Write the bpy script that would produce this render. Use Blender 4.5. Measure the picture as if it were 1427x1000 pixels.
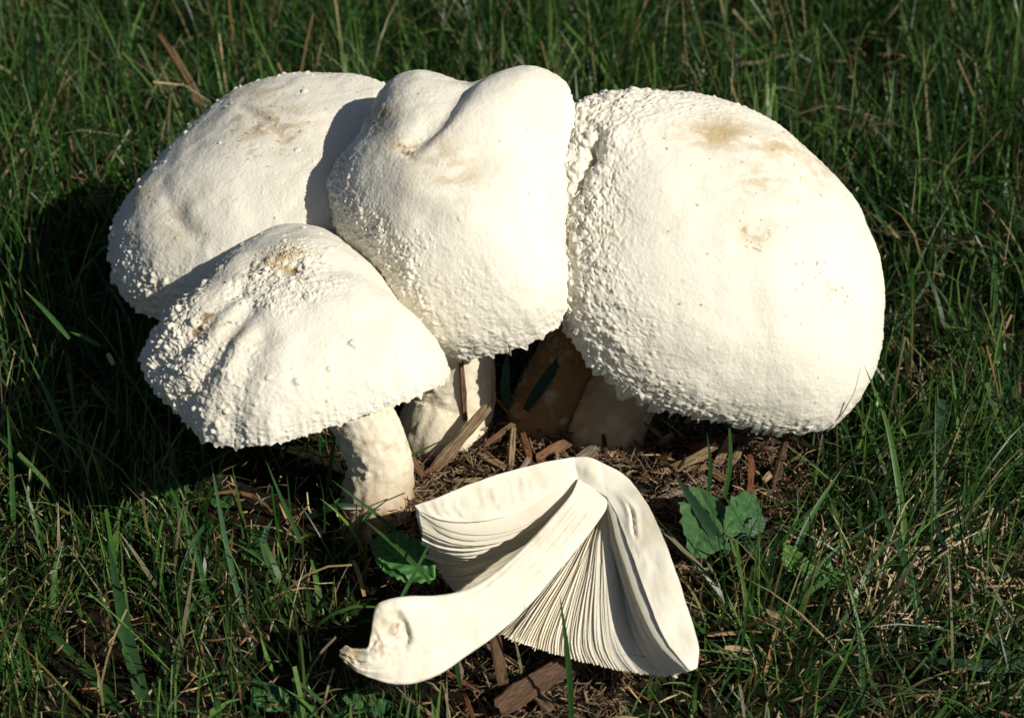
import bpy, math, random
import numpy as np
from mathutils import Vector

for o in list(bpy.data.objects):
    bpy.data.objects.remove(o)
rng = np.random.default_rng(7)
random.seed(7)
scene = bpy.context.scene
COL = scene.collection
U = 0.01                                    # everything below is written in centimetres

# ------------------------------------------------------------------ camera
TH = math.radians(33.0)
FPX = 3060.0                                # focal length in pixels of a 1427 px wide picture
FW = np.array([0, math.cos(TH), -math.sin(TH)])
UP = np.array([0, math.sin(TH), math.cos(TH)])
RT = np.array([1.0, 0, 0])
CAM = np.array([0, 0, 6.0]) - 90 * FW
cam_data = bpy.data.cameras.new('camera')
cam = bpy.data.objects.new('camera', cam_data)
COL.objects.link(cam)
cam.location = CAM * U
cam.rotation_euler = (math.radians(90) - TH, 0, 0)
cam_data.sensor_width = 36
cam_data.lens = 36 * FPX / 1427
cam_data.clip_start = 0.02
cam_data.clip_end = 200
cam_data.dof.use_dof = True
cam_data.dof.focus_distance = 0.87
cam_data.dof.aperture_fstop = 16
scene.camera = cam

# ------------------------------------------------------------------ sky, sun, exposure
SUN_AZ = math.radians(-35)                  # from +x, towards the camera side
SUN_EL = math.radians(37)
SD = np.array([math.cos(SUN_AZ) * math.cos(SUN_EL), math.sin(SUN_AZ) * math.cos(SUN_EL), math.sin(SUN_EL)])
world = bpy.data.worlds.new('World')
scene.world = world
world.use_nodes = True
wn = world.node_tree
wn.nodes.clear()
wo = wn.nodes.new('ShaderNodeOutputWorld')
wb = wn.nodes.new('ShaderNodeBackground')
ws = wn.nodes.new('ShaderNodeTexSky')
ws.sky_type = 'NISHITA'
ws.sun_disc = False
ws.sun_elevation = SUN_EL
ws.sun_rotation = math.atan2(SD[0], SD[1])
ws.dust_density = 1.0
ws.ozone_density = 0.5
ws.air_density = 0.8
wb.inputs['Strength'].default_value = 0.05
wn.links.new(ws.outputs[0], wb.inputs[0])
wn.links.new(wb.outputs[0], wo.inputs[0])
sun_d = bpy.data.lights.new('sun', 'SUN')
sun_d.energy = 5.0
sun_d.angle = math.radians(0.5)
sun_d.color = (1.0, 0.95, 0.85)
sun = bpy.data.objects.new('sun', sun_d)
COL.objects.link(sun)
sun.rotation_euler = Vector(SD).to_track_quat('Z', 'Y').to_euler()
sun.location = Vector(SD) * 3
scene.view_settings.view_transform = 'Standard'
scene.view_settings.look = 'None'
scene.view_settings.gamma = 1
scene.view_settings.use_curve_mapping = False
scene.view_settings.exposure = 0.0
scene.cycles.max_bounces = 6
scene.cycles.diffuse_bounces = 4
scene.cycles.use_denoising = True

# ------------------------------------------------------------------ helpers
def proj(P):
    d = P - CAM
    w = d @ FW
    return np.stack([713.5 + FPX * (d @ RT) / w, 500 - FPX * (d @ UP) / w], -1)

def ray(px, py):
    return FW + RT * (px - 713.5) / FPX - UP * (py - 500) / FPX

def at(px, py, z=None, Y=None, w=None):
    """place in the scene (cm) seen at a picture point, at height z, at depth Y, or at camera distance 90 + w"""
    d = ray(px, py)
    if z is not None:
        t = (z - CAM[2]) / d[2]
    elif Y is not None:
        t = (Y - CAM[1]) / d[1]
    else:
        t = 90 + w
    return CAM + d * t

def _h(i, j, k, s):
    n = (i.astype(np.int64) * 374761393 + j.astype(np.int64) * 668265263 + k.astype(np.int64) * 2147483647 + s * 974711) & 0x7fffffff
    n = ((n ^ (n >> 13)) * 1274126177) & 0x7fffffff
    n = ((n ^ (n >> 16)) * 1911520717) & 0x7fffffff
    return ((n ^ (n >> 15)) & 0xffff) / 65535.0

def noise(P, f=1.0, seed=0):
    """value noise in 0..1"""
    Q = P * f + 137.3
    I = np.floor(Q)
    t = Q - I
    t = t * t * (3 - 2 * t)
    i, j, k = I[..., 0], I[..., 1], I[..., 2]
    r = 0
    for a in (0, 1):
        for b in (0, 1):
            for c in (0, 1):
                wt = (t[..., 0] if a else 1 - t[..., 0]) * (t[..., 1] if b else 1 - t[..., 1]) * (t[..., 2] if c else 1 - t[..., 2])
                r = r + wt * _h(i + a, j + b, k + c, seed)
    return r

def fbm(P, f=1.0, o=4, seed=0):
    r, a, n = 0, 1.0, 0
    for q in range(o):
        r = r + a * noise(P, f * 2.03 ** q, seed + q)
        n += a
        a *= .5
    return r / n

def sstep(a, b, x):
    t = np.clip((x - a) / (b - a), 0, 1)
    return t * t * (3 - 2 * t)

def mesh(name, V, F, mat, attrs=None, smooth=True):
    """V in cm (n,3); F list of face arrays (each (m,3) or (m,4))"""
    V = np.asarray(V, np.float32) * U
    if not isinstance(F, (list, tuple)):
        F = [F]
    F = [np.asarray(f, np.int32) for f in F if len(f)]
    me = bpy.data.meshes.new(name)
    me.vertices.add(len(V))
    me.vertices.foreach_set('co', V.ravel())
    loops = np.concatenate([f.ravel() for f in F])
    sizes = np.concatenate([np.full(len(f), f.shape[1], np.int32) for f in F])
    starts = np.concatenate([[0], np.cumsum(sizes)[:-1]]).astype(np.int32)
    me.loops.add(len(loops))
    me.loops.foreach_set('vertex_index', loops)
    me.polygons.add(len(sizes))
    me.polygons.foreach_set('loop_start', starts)
    me.polygons.foreach_set('loop_total', sizes)
    me.polygons.foreach_set('use_smooth', np.full(len(sizes), smooth))
    me.update(calc_edges=True)
    me.validate()
    for k, v in (attrs or {}).items():
        v = np.asarray(v, np.float32)
        if v.ndim == 1:
            a = me.attributes.new(k, 'FLOAT', 'POINT')
            a.data.foreach_set('value', v)
        else:
            a = me.attributes.new(k, 'FLOAT_COLOR', 'POINT')
            if v.shape[1] == 3:
                v = np.concatenate([v, np.ones((len(v), 1), np.float32)], 1)
            a.data.foreach_set('color', v.ravel())
    if mat:
        me.materials.append(mat)
    return me

def obj(name, V, F, mat, parent=None, attrs=None, smooth=True, origin=None, kind=None):
    """a mesh object; V are scene coordinates in cm"""
    V = np.asarray(V, float)
    if parent is not None:
        og = np.array(parent['_o'])
    else:
        og = np.array(origin if origin is not None else [V[:, 0].mean(), V[:, 1].mean(), V[:, 2].min()])
    o = bpy.data.objects.new(name, mesh(name, V - og, F, mat, attrs, smooth))
    COL.objects.link(o)
    if parent is not None:
        o.parent = parent
        root = parent
        if parent.type == 'MESH':
            o.location = (0, 0, 0)
    else:
        o.location = Vector(og) * U
    o['_o'] = [float(x) for x in og]
    if kind:
        o['kind'] = kind
    return o

def thing(name, label, cat, origin, group=None):
    o = bpy.data.objects.new(name, None)
    o.empty_display_size = .01
    COL.objects.link(o)
    o.location = Vector(origin) * U
    o['_o'] = [float(x) for x in origin]
    return tag(o, label, cat, group)

def tag(o, label, cat=None, group=None):
    o['label'] = label
    if cat:
        o['category'] = cat
    if group:
        o['group'] = group
    return o

def grid_faces(n, m, wrap=False, off=0):
    """quads of an n x m vertex grid (row major), optionally wrapped in the second direction"""
    i = np.arange(n - 1)[:, None]
    j = np.arange(m if wrap else m - 1)[None]
    j2 = (j + 1) % m
    return np.stack([i * m + j, i * m + j2, (i + 1) * m + j2, (i + 1) * m + j], -1).reshape(-1, 4) + off

def spline(pts, n):
    """Catmull-Rom through points (any dimension), n samples spaced by arc length"""
    p = np.asarray(pts, float)
    if len(p) == 2:
        return p[0] + (p[1] - p[0]) * np.linspace(0, 1, n)[:, None]
    q = np.vstack([2 * p[0] - p[1], p, 2 * p[-1] - p[-2]])
    out = []
    for i in range(1, len(q) - 2):
        t = np.linspace(0, 1, 24, endpoint=False)[:, None]
        a, b, c, d = q[i - 1], q[i], q[i + 1], q[i + 2]
        out.append(.5 * (2 * b + (c - a) * t + (2 * a - 5 * b + 4 * c - d) * t ** 2 + (3 * b - a - 3 * c + d) * t ** 3))
    out = np.vstack(out + [p[-1:]])
    L = np.concatenate([[0], np.cumsum(np.linalg.norm(np.diff(out, axis=0), axis=1))])
    s = np.linspace(0, L[-1], n)
    return np.stack([np.interp(s, L, out[:, k]) for k in range(out.shape[1])], 1)

def norm(v):
    return v / (np.linalg.norm(v, axis=-1, keepdims=True) + 1e-9)

def inpoly(x, y, poly):
    poly = np.asarray(poly)
    ins = np.zeros(np.shape(x), bool)
    j = len(poly) - 1
    for i in range(len(poly)):
        xi, yi = poly[i][:2]
        xj, yj = poly[j][:2]
        c = ((yi > y) != (yj > y)) & (x < (xj - xi) * (y - yi) / (yj - yi + 1e-12) + xi)
        ins ^= c
        j = i
    return ins

# ------------------------------------------------------------------ materials
def new_mat(name):
    m = bpy.data.materials.new(name)
    m.use_nodes = True
    nt = m.node_tree
    b = nt.nodes['Principled BSDF']
    return m, nt, b

def N(nt, t, **kw):
    n = nt.nodes.new(t)
    for k, v in kw.items():
        if k in n.inputs:
            n.inputs[k].default_value = v
        else:
            setattr(n, k, v)
    return n

def mixc(nt, f, a, b, blend='MIX'):
    m = nt.nodes.new('ShaderNodeMix')
    m.data_type = 'RGBA'
    m.blend_type = blend
    for s, v in ((0, f), (6, a), (7, b)):
        if hasattr(v, 'is_linked'):
            nt.links.new(v, m.inputs[s])
        else:
            m.inputs[s].default_value = v if s == 0 else (*v, 1)
    return m.outputs[2]

def tex_noise(nt, co, scale, detail=4, rough=.55):
    n = N(nt, 'ShaderNodeTexNoise', Scale=scale, Detail=detail, Roughness=rough)
    nt.links.new(co, n.inputs['Vector'])
    return n.outputs[0]

def ramp(nt, f, a, b):
    m = N(nt, 'ShaderNodeMapRange')
    nt.links.new(f, m.inputs[0])
    m.inputs[1].default_value = a
    m.inputs[2].default_value = b
    return m.outputs[0]

def bump(nt, b, h, dist, strength=1.0):
    bp = N(nt, 'ShaderNodeBump', Strength=strength, Distance=dist)
    nt.links.new(h, bp.inputs['Height'])
    nt.links.new(bp.outputs[0], b.inputs['Normal'])

def attr(nt, name):
    a = nt.nodes.new('ShaderNodeAttribute')
    a.attribute_name = name
    return a

def fungus_mat(name, base, tint, sss=.12, bump_d=.00025, fine=900):
    m, nt, b = new_mat(name)
    co = N(nt, 'ShaderNodeNewGeometry').outputs['Position']
    a = attr(nt, 'stain').outputs['Fac']  # brown mix: stains, plus shade painted on the front left stem's foot
    t = attr(nt, 'tan').outputs['Fac']
    n1 = ramp(nt, tex_noise(nt, co, 60, 5), .35, .7)
    c = mixc(nt, n1, base, tint)
    c = mixc(nt, t, c, (.50, .39, .22))
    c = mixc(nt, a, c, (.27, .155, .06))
    nt.links.new(c, b.inputs['Base Color'])
    b.inputs['Roughness'].default_value = .72
    b.inputs['Specular IOR Level'].default_value = .25
    b.inputs['Subsurface Weight'].default_value = sss
    b.inputs['Subsurface Radius'].default_value = (.6, .45, .3)
    b.inputs['Subsurface Scale'].default_value = .004
    h = tex_noise(nt, co, fine, 5, .6)
    bump(nt, b, h, bump_d)
    return m

M_CAP = fungus_mat('mushroom_skin', (.78, .74, .63), (.73, .69, .585), .12, .0004, 650)
M_STEM = fungus_mat('mushroom_stem_skin', (.80, .73, .57), (.74, .66, .50), .08, .0004, 500)
M_FLESH = fungus_mat('mushroom_flesh', (.77, .73, .61), (.73, .68, .55), .12, .00015, 400)
M_GILL = fungus_mat('mushroom_gill', (.80, .73, .58), (.75, .67, .51), .25, .0001, 600)

def blade_mat(name, rough=.36, transl=.28, spec=.25):
    m, nt, b = new_mat(name)
    co = N(nt, 'ShaderNodeNewGeometry').outputs['Position']
    col = attr(nt, 'Col').outputs['Color']
    n = ramp(nt, tex_noise(nt, co, 350, 3), .3, .75)
    c = mixc(nt, n, col, mixc(nt, 1.0, col, (.72, .75, .7), 'MULTIPLY'))
    nt.links.new(c, b.inputs['Base Color'])
    b.inputs['Roughness'].default_value = rough
    b.inputs['Specular IOR Level'].default_value = spec
    tr = N(nt, 'ShaderNodeBsdfTranslucent')
    nt.links.new(c, tr.inputs['Color'])
    mx = N(nt, 'ShaderNodeMixShader')
    mx.inputs[0].default_value = transl
    nt.links.new(b.outputs[0], mx.inputs[1])
    nt.links.new(tr.outputs[0], mx.inputs[2])
    nt.links.new(mx.outputs[0], nt.nodes['Material Output'].inputs['Surface'])
    return m

M_GRASS = blade_mat('grass_blade')
M_STRAW = blade_mat('dry_straw', .6, .1, .2)
M_LEAF = blade_mat('broad_leaf', .5, .2, .3)

def wood_mat(name):
    m, nt, b = new_mat(name)
    co = attr(nt, 'fib').outputs['Vector']
    col = attr(nt, 'Col').outputs['Color']
    mp = N(nt, 'ShaderNodeMapping')
    mp.inputs['Scale'].default_value = (1.2, 14, 14)
    nt.links.new(co, mp.inputs[0])
    n = tex_noise(nt, mp.outputs[0], 1.6, 6, .65)
    c = mixc(nt, ramp(nt, n, .38, .62), mixc(nt, 1.0, col, (.38, .32, .28), 'MULTIPLY'), col)
    nt.links.new(c, b.inputs['Base Color'])
    b.inputs['Roughness'].default_value = .8
    b.inputs['Specular IOR Level'].default_value = .2
    bump(nt, b, n, .0012)
    return m
M_WOOD = wood_mat('wood_chip')

def soil_mat():
    m, nt, b = new_mat('dark_soil')
    co = N(nt, 'ShaderNodeNewGeometry').outputs['Position']
    n = tex_noise(nt, co, 90, 8, .65)
    c = mixc(nt, ramp(nt, n, .35, .7), (.006, .004, .003), (.022, .013, .008))
    n2 = ramp(nt, tex_noise(nt, co, 6, 4), .45, .6)
    c = mixc(nt, n2, c, mixc(nt, .35, c, (.03, .04, .015)))
    nt.links.new(c, b.inputs['Base Color'])
    b.inputs['Roughness'].default_value = .95
    b.inputs['Specular IOR Level'].default_value = .1
    bump(nt, b, n, .004)
    return m
M_SOIL = soil_mat()

# ------------------------------------------------------------------ ground
gx = np.concatenate([-np.geomspace(1500, 62, 14), np.linspace(-60, 60, 121), np.geomspace(62, 1500, 14)])
gy = np.concatenate([-np.geomspace(1500, 42, 14) + 0, np.linspace(-40, 80, 121), np.geomspace(82, 1500, 14)])
GX, GY = np.meshgrid(gx, gy, indexing='ij')
near = np.exp(-((GX / 60) ** 2 + ((GY - 10) / 60) ** 2))
def ground_h(x, y):
    P = np.stack([x, y, np.zeros_like(x)], -1)
    return (fbm(P, .25, 4, 3) - .5) * 1.0 - .25
GZ = ground_h(GX, GY) * np.clip(near * 1.5, 0, 1)
ground = obj('ground', np.stack([GX, GY, GZ], -1).reshape(-1, 3), grid_faces(len(gx), len(gy))[:, ::-1], M_SOIL, origin=(0, 0, 0), kind='structure')
ground['label'] = 'dark brown soil under the lawn'

# ------------------------------------------------------------------ mushroom caps
CAPS = {'BL':[-9.707,7.875,8.69,-0.1481,0.2214,3.965,7.11,-0.07907,-0.0504,-0.018,-0.008758,-0.003234,-0.0001225,0.002559,0.006877,0.05343,-0.01696,0.01572,-0.006531,-0.008934,-0.004243,0.5155,0.1707,-0.02599,-0.01195,-0.108,0.009242,0.3377,0.3187,-0.05647,0.0624,-0.02346,-0.02756],
'FL':[-8.392,-2.819,8.153,-0.04881,0.08558,3.929,5.791,-0.009609,-0.06644,0.01753,0.02052,-0.02675,-0.008128,-0.004725,-0.02707,-0.02193,-0.08833,-0.01836,-0.01549,-0.001198,-0.009913,-0.2633,-0.2531,-0.1543,0.05078,-0.08574,-0.07791,-0.354,-0.2313,-0.3698,0.09698,-0.03626,0.002061],
'M':[-2.244,3.438,10.75,-0.317,0.4724,4.635,5.79,0.0361,-0.0938,-0.05503,-0.01979,-0.03851,0.0005551,0.03241,0.02711,-0.02501,0.04842,0.0365,-0.006207,-0.02348,0.002,-0.08452,-0.008047,0.0707,-0.008212,-0.1145,0.02532,0.7711,0.2452,-0.01876,-0.003613,-0.1059,-0.1886],
'R':[8.584,2.984,8.407,0.256,0.605,4.286,7.401,-0.03467,0.02197,0.01037,-0.03812,0.01147,-4.11e-05,0.002843,0.04508,-0.0813,-0.00935,0.008507,0.001621,0.0129,-0.007761,-0.3172,0.03762,-0.07118,0.01003,0.02716,-0.02991,0.4646,-0.2666,0.07062,-0.03196,0.05697,0.02072]}
NRH, NZH = 7, 6
PSM = 1.52

class Cap:
    def __init__(s, p):
        p = np.array(p)
        s.c, s.H, s.R = p[:3], p[5], p[6]
        a = np.array([math.sin(p[3]), -math.sin(p[4]), 0.])
        a[2] = math.sqrt(1 - a @ a)
        u = np.array([1, 0, 0.]) - a * a[0]
        u /= np.linalg.norm(u)
        s.u, s.v, s.a = u, np.cross(a, u), a
        s.ra, s.rb = p[7:7 + NRH], p[7 + NRH:7 + 2 * NRH]
        s.za, s.zb = p[7 + 2 * NRH:7 + 2 * NRH + NZH], p[7 + 2 * NRH + NZH:]

    def rim(s, phi):
        k = np.arange(1, NRH + 1)[:, None]
        Rr = s.R * (1 + s.ra @ np.cos(k * phi) + s.rb @ np.sin(k * phi))
        k = np.arange(1, NZH + 1)[:, None]
        return Rr, s.za @ np.cos(k * phi) + s.zb @ np.sin(k * phi)

    def pts(s, rho, phi):
        Rr, Z = s.rim(phi)
        ps = rho[:, None] * PSM
        x = np.sin(ps) * (Rr * np.cos(phi))[None]
        y = np.sin(ps) * (Rr * np.sin(phi))[None]
        z = s.H * np.cos(ps) + rho[:, None] ** 2 * Z[None]
        return s.c + x[..., None] * s.u + y[..., None] * s.v + z[..., None] * s.a

    def inside(s, P, grow=1.04, low=.6):
        """points in or close under the cap"""
        d = P - s.c
        x, y, z = d @ s.u, d @ s.v, d @ s.a
        r = np.hypot(x, y)
        ph = np.arctan2(y, x)
        Rr, Z = s.rim(ph.ravel())
        Rr, Z = Rr.reshape(r.shape), Z.reshape(r.shape)
        q = np.clip(r / (Rr * grow), 0, 1)
        top = s.H * np.sqrt(1 - q * q) + Z * q ** 2 + .25
        return (r < Rr * grow) & (z > Z * q ** 2 - low) & (z < top)

CP = {k: Cap(v) for k, v in CAPS.items()}

def normals(P):
    du = np.roll(P, -1, 1) - np.roll(P, 1, 1)
    dr = np.gradient(P, axis=0)
    n = norm(np.cross(dr, du))
    n[0] = n[1].mean(0) / np.linalg.norm(n[1].mean(0))
    return n

def build_cap(key, parent, cfg, seed):
    cp = CP[key]
    rg = np.random.default_rng(seed)
    nr, nf = 230, 720
    rho = np.linspace(0, 1, nr) ** .9
    phi = np.linspace(0, 2 * np.pi, nf + 1)[:-1]
    P = cp.pts(rho, phi)
    n = normals(P)
    if (n[nr // 2] @ cp.a).mean() < 0:
        n = -n
    RH, PH = np.meshgrid(rho, phi, indexing='ij')
    pr = proj(P)
    front = ((CAM - P) * n).sum(-1) > 0

    def find(px, py):
        d = (pr[..., 0] - px) ** 2 + (pr[..., 1] - py) ** 2 + np.where(front, 0, 1e6)
        i = np.unravel_index(np.argmin(d), d.shape)
        return i, P[i]
    dz = (fbm(P, .45, 3, seed) - .5) * .35 + (fbm(P, 1.6, 3, seed + 5) - .5) * .05
    # dents and bulges placed on the skin
    for px, py, r, h in cfg.get('dents', []):
        c = find(px, py)[1]
        d = np.linalg.norm(P - c, axis=-1)
        dz += h * np.exp(-(d / r) ** 2)
    # creases: polylines on the skin
    for line, wd, h in cfg.get('creases', []):
        q = spline([find(*a)[1] for a in line], 26)
        d = np.full(P.shape[:2], 1e9)
        for c in q:
            d = np.minimum(d, np.linalg.norm(P - c, axis=-1))
        d = d * (.75 + .5 * noise(P, 1.3, seed + 8))
        dz += h * np.exp(-(d / wd) ** 2)
    P = P + n * dz[..., None]
    n = normals(P)
    if (n[nr // 2] @ cp.a).mean() < 0:
        n = -n
    # radial fibres towards the margin
    ang = np.stack([np.cos(PH) * 60, np.sin(PH) * 60, RH * 3], -1)
    fib = (fbm(ang, 1.0, 3, seed + 21) - .5) * sstep(.72, 1.0, RH) * cfg.get('fibre', .09)
    fib += (fbm(ang * np.array([.35, .35, 1]), 1.0, 2, seed + 22) - .5) * sstep(.3, .9, RH) * .05
    # warts
    wart = np.zeros(RH.shape)
    dens = cfg['warts'](RH, PH, P)
    dens[..., 0] *= RH > .04
    area = np.linalg.norm(np.cross(np.gradient(P, axis=0), (np.roll(P, -1, 1) - P)), axis=-1)
    pw = (dens[..., 0] * area).ravel()
    nw = min(int(pw.sum() * .7), 4200)
    idx = rg.choice(pw.size, nw, p=pw / pw.sum())
    jit = noise(P, 9, seed + 3)
    jit2 = noise(P, 22, seed + 4)
    step_f = np.linalg.norm(np.roll(P, -1, 1) - P, axis=-1)
    for q in idx:
        i, j = divmod(int(q), nf)
        r = dens[i, j, 1] * rg.lognormal(0, .38)
        h = dens[i, j, 2] * r * rg.uniform(.5, 1.3)
        di = int(r * 1.5 / (8.5 / nr)) + 2
        dj = min(int(r * 1.5 / (step_f[i, j] + 1e-3)) + 2, nf // 2 - 1)
        i0, i1 = max(0, i - di), min(nr, i + di + 1)
        js = np.arange(j - dj, j + dj + 1) % nf
        d = P[i0:i1][:, js] - P[i, j]
        dd = np.linalg.norm(d, axis=-1) / r
        dd = dd * (.6 + .85 * jit[i0:i1][:, js]) + (jit2[i0:i1][:, js] - .5) * .55
        b = h * sstep(1.05, .55, dd) * (.6 + .8 * jit2[i0:i1][:, js])
        sub = wart[i0:i1][:, js]
        wart[i0:i1, js] = np.maximum(sub, b)
    rough = (fbm(P, 6, 3, seed + 30) - .5) * .05 * cfg.get('rough', 1) * (.2 + sstep(.55, 1, RH))
    for px, py, r, amp in cfg.get('rasp', []):
        c = find(px, py)[1]
        d = np.linalg.norm(P - c, axis=-1)
        rough += (fbm(P, 5.5, 4, seed + 31) - .5) * amp * np.exp(-(d / r) ** 2)
    # flaky scales: irregular plates with steep broken edges where the warts are dense
    dn = np.clip(dens[..., 0] / 30, 0, 1)
    warp = P + (np.stack([noise(P, 5, seed + 70), noise(P, 5, seed + 71), noise(P, 5, seed + 72)], -1) - .5) * .35
    fl = fbm(warp, 5.6, 2, seed + 73)
    scale_ = sstep(.50, .57, fl) * (.035 + .075 * noise(P, 3, seed + 74)) * (.6 + .8 * noise(P, 14, seed + 75))
    fl2 = fbm(warp, 11.5, 2, seed + 76)
    scale_ += sstep(.54, .60, fl2) * .035
    rough += scale_ * dn ** .8 * cfg.get('flake', 1.0)
    rough += (fbm(P, 16, 2, seed + 77) - .5) * .035 * (.25 + .75 * dn)
    hgt = wart + fib + rough
    wr = sstep(8, 2, np.arange(nr, dtype=float))[:, None]
    hgt = hgt * (1 - wr) + hgt[:8].mean() * wr
    P2 = P + n * hgt[..., None]
    # ragged margin
    tang = norm(np.gradient(P, axis=0))
    edge = np.stack([np.cos(phi), np.sin(phi), phi * 0], -1)
    rag = np.clip(fbm(edge, 42, 2, seed + 40) - .42, 0, 1) * 1.1 + np.clip(noise(edge, 14, seed + 41) - .55, 0, 1) * .7
    rag = rag * cfg.get('rag', 1.0) * (.5 + noise(edge, 2.5, seed + 42))
    P2 = P2 + tang * (sstep(.955, 1.0, RH) * rag[None])[..., None]
    # stains
    stain = np.zeros(RH.shape)
    tan = np.zeros(RH.shape)
    for px, py, r, a, f in cfg.get('stains', []):
        c = find(px, py)[1]
        d = np.linalg.norm(P - c, axis=-1) / r
        m = np.exp(-d * d * 1.6)
        stain = np.maximum(stain, a * sstep(.44, .64, fbm(P, f * 1.25, 4, seed + 50) * (.35 + m)) * (m > .02))
    for px, py, rx, ry, a in cfg.get('tans', []):
        c = find(px, py)[0]
        qx = (pr[..., 0] - pr[c][0]) / (rx * 34)
        qy = (pr[..., 1] - pr[c][1]) / (ry * 34)
        d = np.sqrt(qx ** 2 + qy ** 2) + np.where(front, 0, 9)
        tan = np.maximum(tan, a * np.exp(-d * d * 1.4) * (.15 + 1.1 * sstep(.36, .62, fbm(P * np.array([.5, 1, 1.6]), 2.6, 4, seed + 60))))
    # specks
    nsp = cfg.get('specks', 60)
    wsp = area * (RH < .93) * (RH > .05)
    sidx = list(rg.choice(pw.size, nsp, p=wsp.ravel() / wsp.sum()))
    for px, py, sg, k in cfg.get('clusters', []):
        c = find(px, py)[1]
        wc = wsp * np.exp(-(np.linalg.norm(P - c, axis=-1) / sg) ** 2)
        sidx += list(rg.choice(pw.size, k, p=wc.ravel() / wc.sum()))
    for q in sidx:
        i, j = divmod(int(q), nf)
        r = rg.uniform(.028, .07)
        i0, i1 = max(0, i - 6), min(nr, i + 7)
        dj = min(int(.2 / (step_f[i, j] + 1e-3)) + 1, nf // 2 - 1)
        js = np.arange(j - dj, j + dj + 1) % nf
        v = P[i0:i1][:, js] - P[i, j]
        e = norm(rg.normal(0, 1, 3))
        v = v - (v @ e)[..., None] * e * rg.uniform(0, .65)
        d = np.linalg.norm(v, axis=-1) / r
        stain[i0:i1, js] = np.maximum(stain[i0:i1, js], sstep(1.2, .5, d) * rg.uniform(.3, .9))
    tan = np.clip(tan + .10 * sstep(.5, .8, fbm(P, .5, 3, seed + 61)), 0, 1)
    stain = stain * (1 - wr) + stain[8:12].mean() * wr
    V = P2.reshape(-1, 3)
    V = np.vstack([V[:1], V[nf:]])
    st = np.concatenate([stain.ravel()[:1], stain.ravel()[nf:]])
    ta = np.concatenate([tan.ravel()[:1], tan.ravel()[nf:]])
    q = grid_faces(nr - 1, nf, True, 1)
    j = np.arange(nf)
    tri = np.stack([np.zeros(nf, int), 1 + j, 1 + (j + 1) % nf], -1)
    o = obj('cap', V, [tri, q[:, ::-1]], M_CAP, parent, {'stain': st, 'tan': ta})
    # gills: pleated plates between the margin and the stem
    ng = 130
    nf2 = ng * 4
    ph2 = np.linspace(0, 2 * np.pi, nf2 + 1)[:-1]
    rim = cp.pts(np.array([.985]), ph2)[0]
    cen = cp.c + cp.a * (.12 * cp.H)
    s = np.linspace(0, 1, 9)[:, None, None]
    G = rim[None] * (1 - s) + (cen + norm(rim - cen) * .9)[None] * s + cp.a * (np.sin(s * np.pi) * .7)
    pl = np.tile([0, .55, 1, .55], ng)[None, :, None] * np.array([0, .1, .35, .6, .7, .7, .6, .4, .2])[:, None, None]
    G = G - cp.a * pl * 1.1
    obj('gills', G.reshape(-1, 3), grid_faces(9, nf2, True), M_GILL, o)
    return o

def wart_field(fn):
    """fn(rho, phi) -> density per cm2, radius, height/radius"""
    def f(RH, PH, P):
        d, r, h = fn(RH, PH, P)
        o = np.ones(RH.shape)
        return np.stack([d * o, r * o, h * o], -1)
    return f

def lobe(PH, c, w):
    d = (PH - c + np.pi) % (2 * np.pi) - np.pi
    return np.exp(-(d / w) ** 2)

def wf_R(RH, PH, P):
    left = lobe(PH, 2.75, .95) * sstep(.38, .72, RH)
    mar = sstep(.86, .97, RH)
    frn = lobe(PH, 3.9, .7) * sstep(.6, .9, RH) * .6
    d = 46 * left + 14 * mar + 12 * frn + .6
    return d, .06 + .075 * left * sstep(.5, .95, RH) + .015 * mar + .02 * frn, .28 + .5 * left

def wf_M(RH, PH, P):
    side = lobe(PH, 4.0, .75) * sstep(.25, .5, RH) + lobe(PH, 3.1, .7) * sstep(.35, .7, RH)
    side = np.clip(side, 0, 1)
    mar = sstep(.9, .98, RH)
    bumps = noise(P, .8, 77) > .45
    return 46 * side * (.4 + .6 * bumps) + 9 * mar + .5, .06 + .045 * side, .26 + .2 * side

def wf_FL(RH, PH, P):
    side = lobe(PH, 3.4, .85) * sstep(.3, .6, RH)
    mar = sstep(.9, .98, RH)
    um = sstep(.32, .1, RH)
    return 22 * side + 8 * mar + 14 * um + 1.2, .06 + .035 * side + .02 * um, .5 + .3 * side

def wf_BL(RH, PH, P):
    side = lobe(PH, 3.4, .9) * sstep(.62, .85, RH)
    back = lobe(PH, 2.0, 1.0) * sstep(.45, .7, RH)
    mar = sstep(.9, .98, RH)
    return 26 * side + 9 * back + 8 * mar + .5, .06 + .04 * side, .65 + .3 * back

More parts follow.
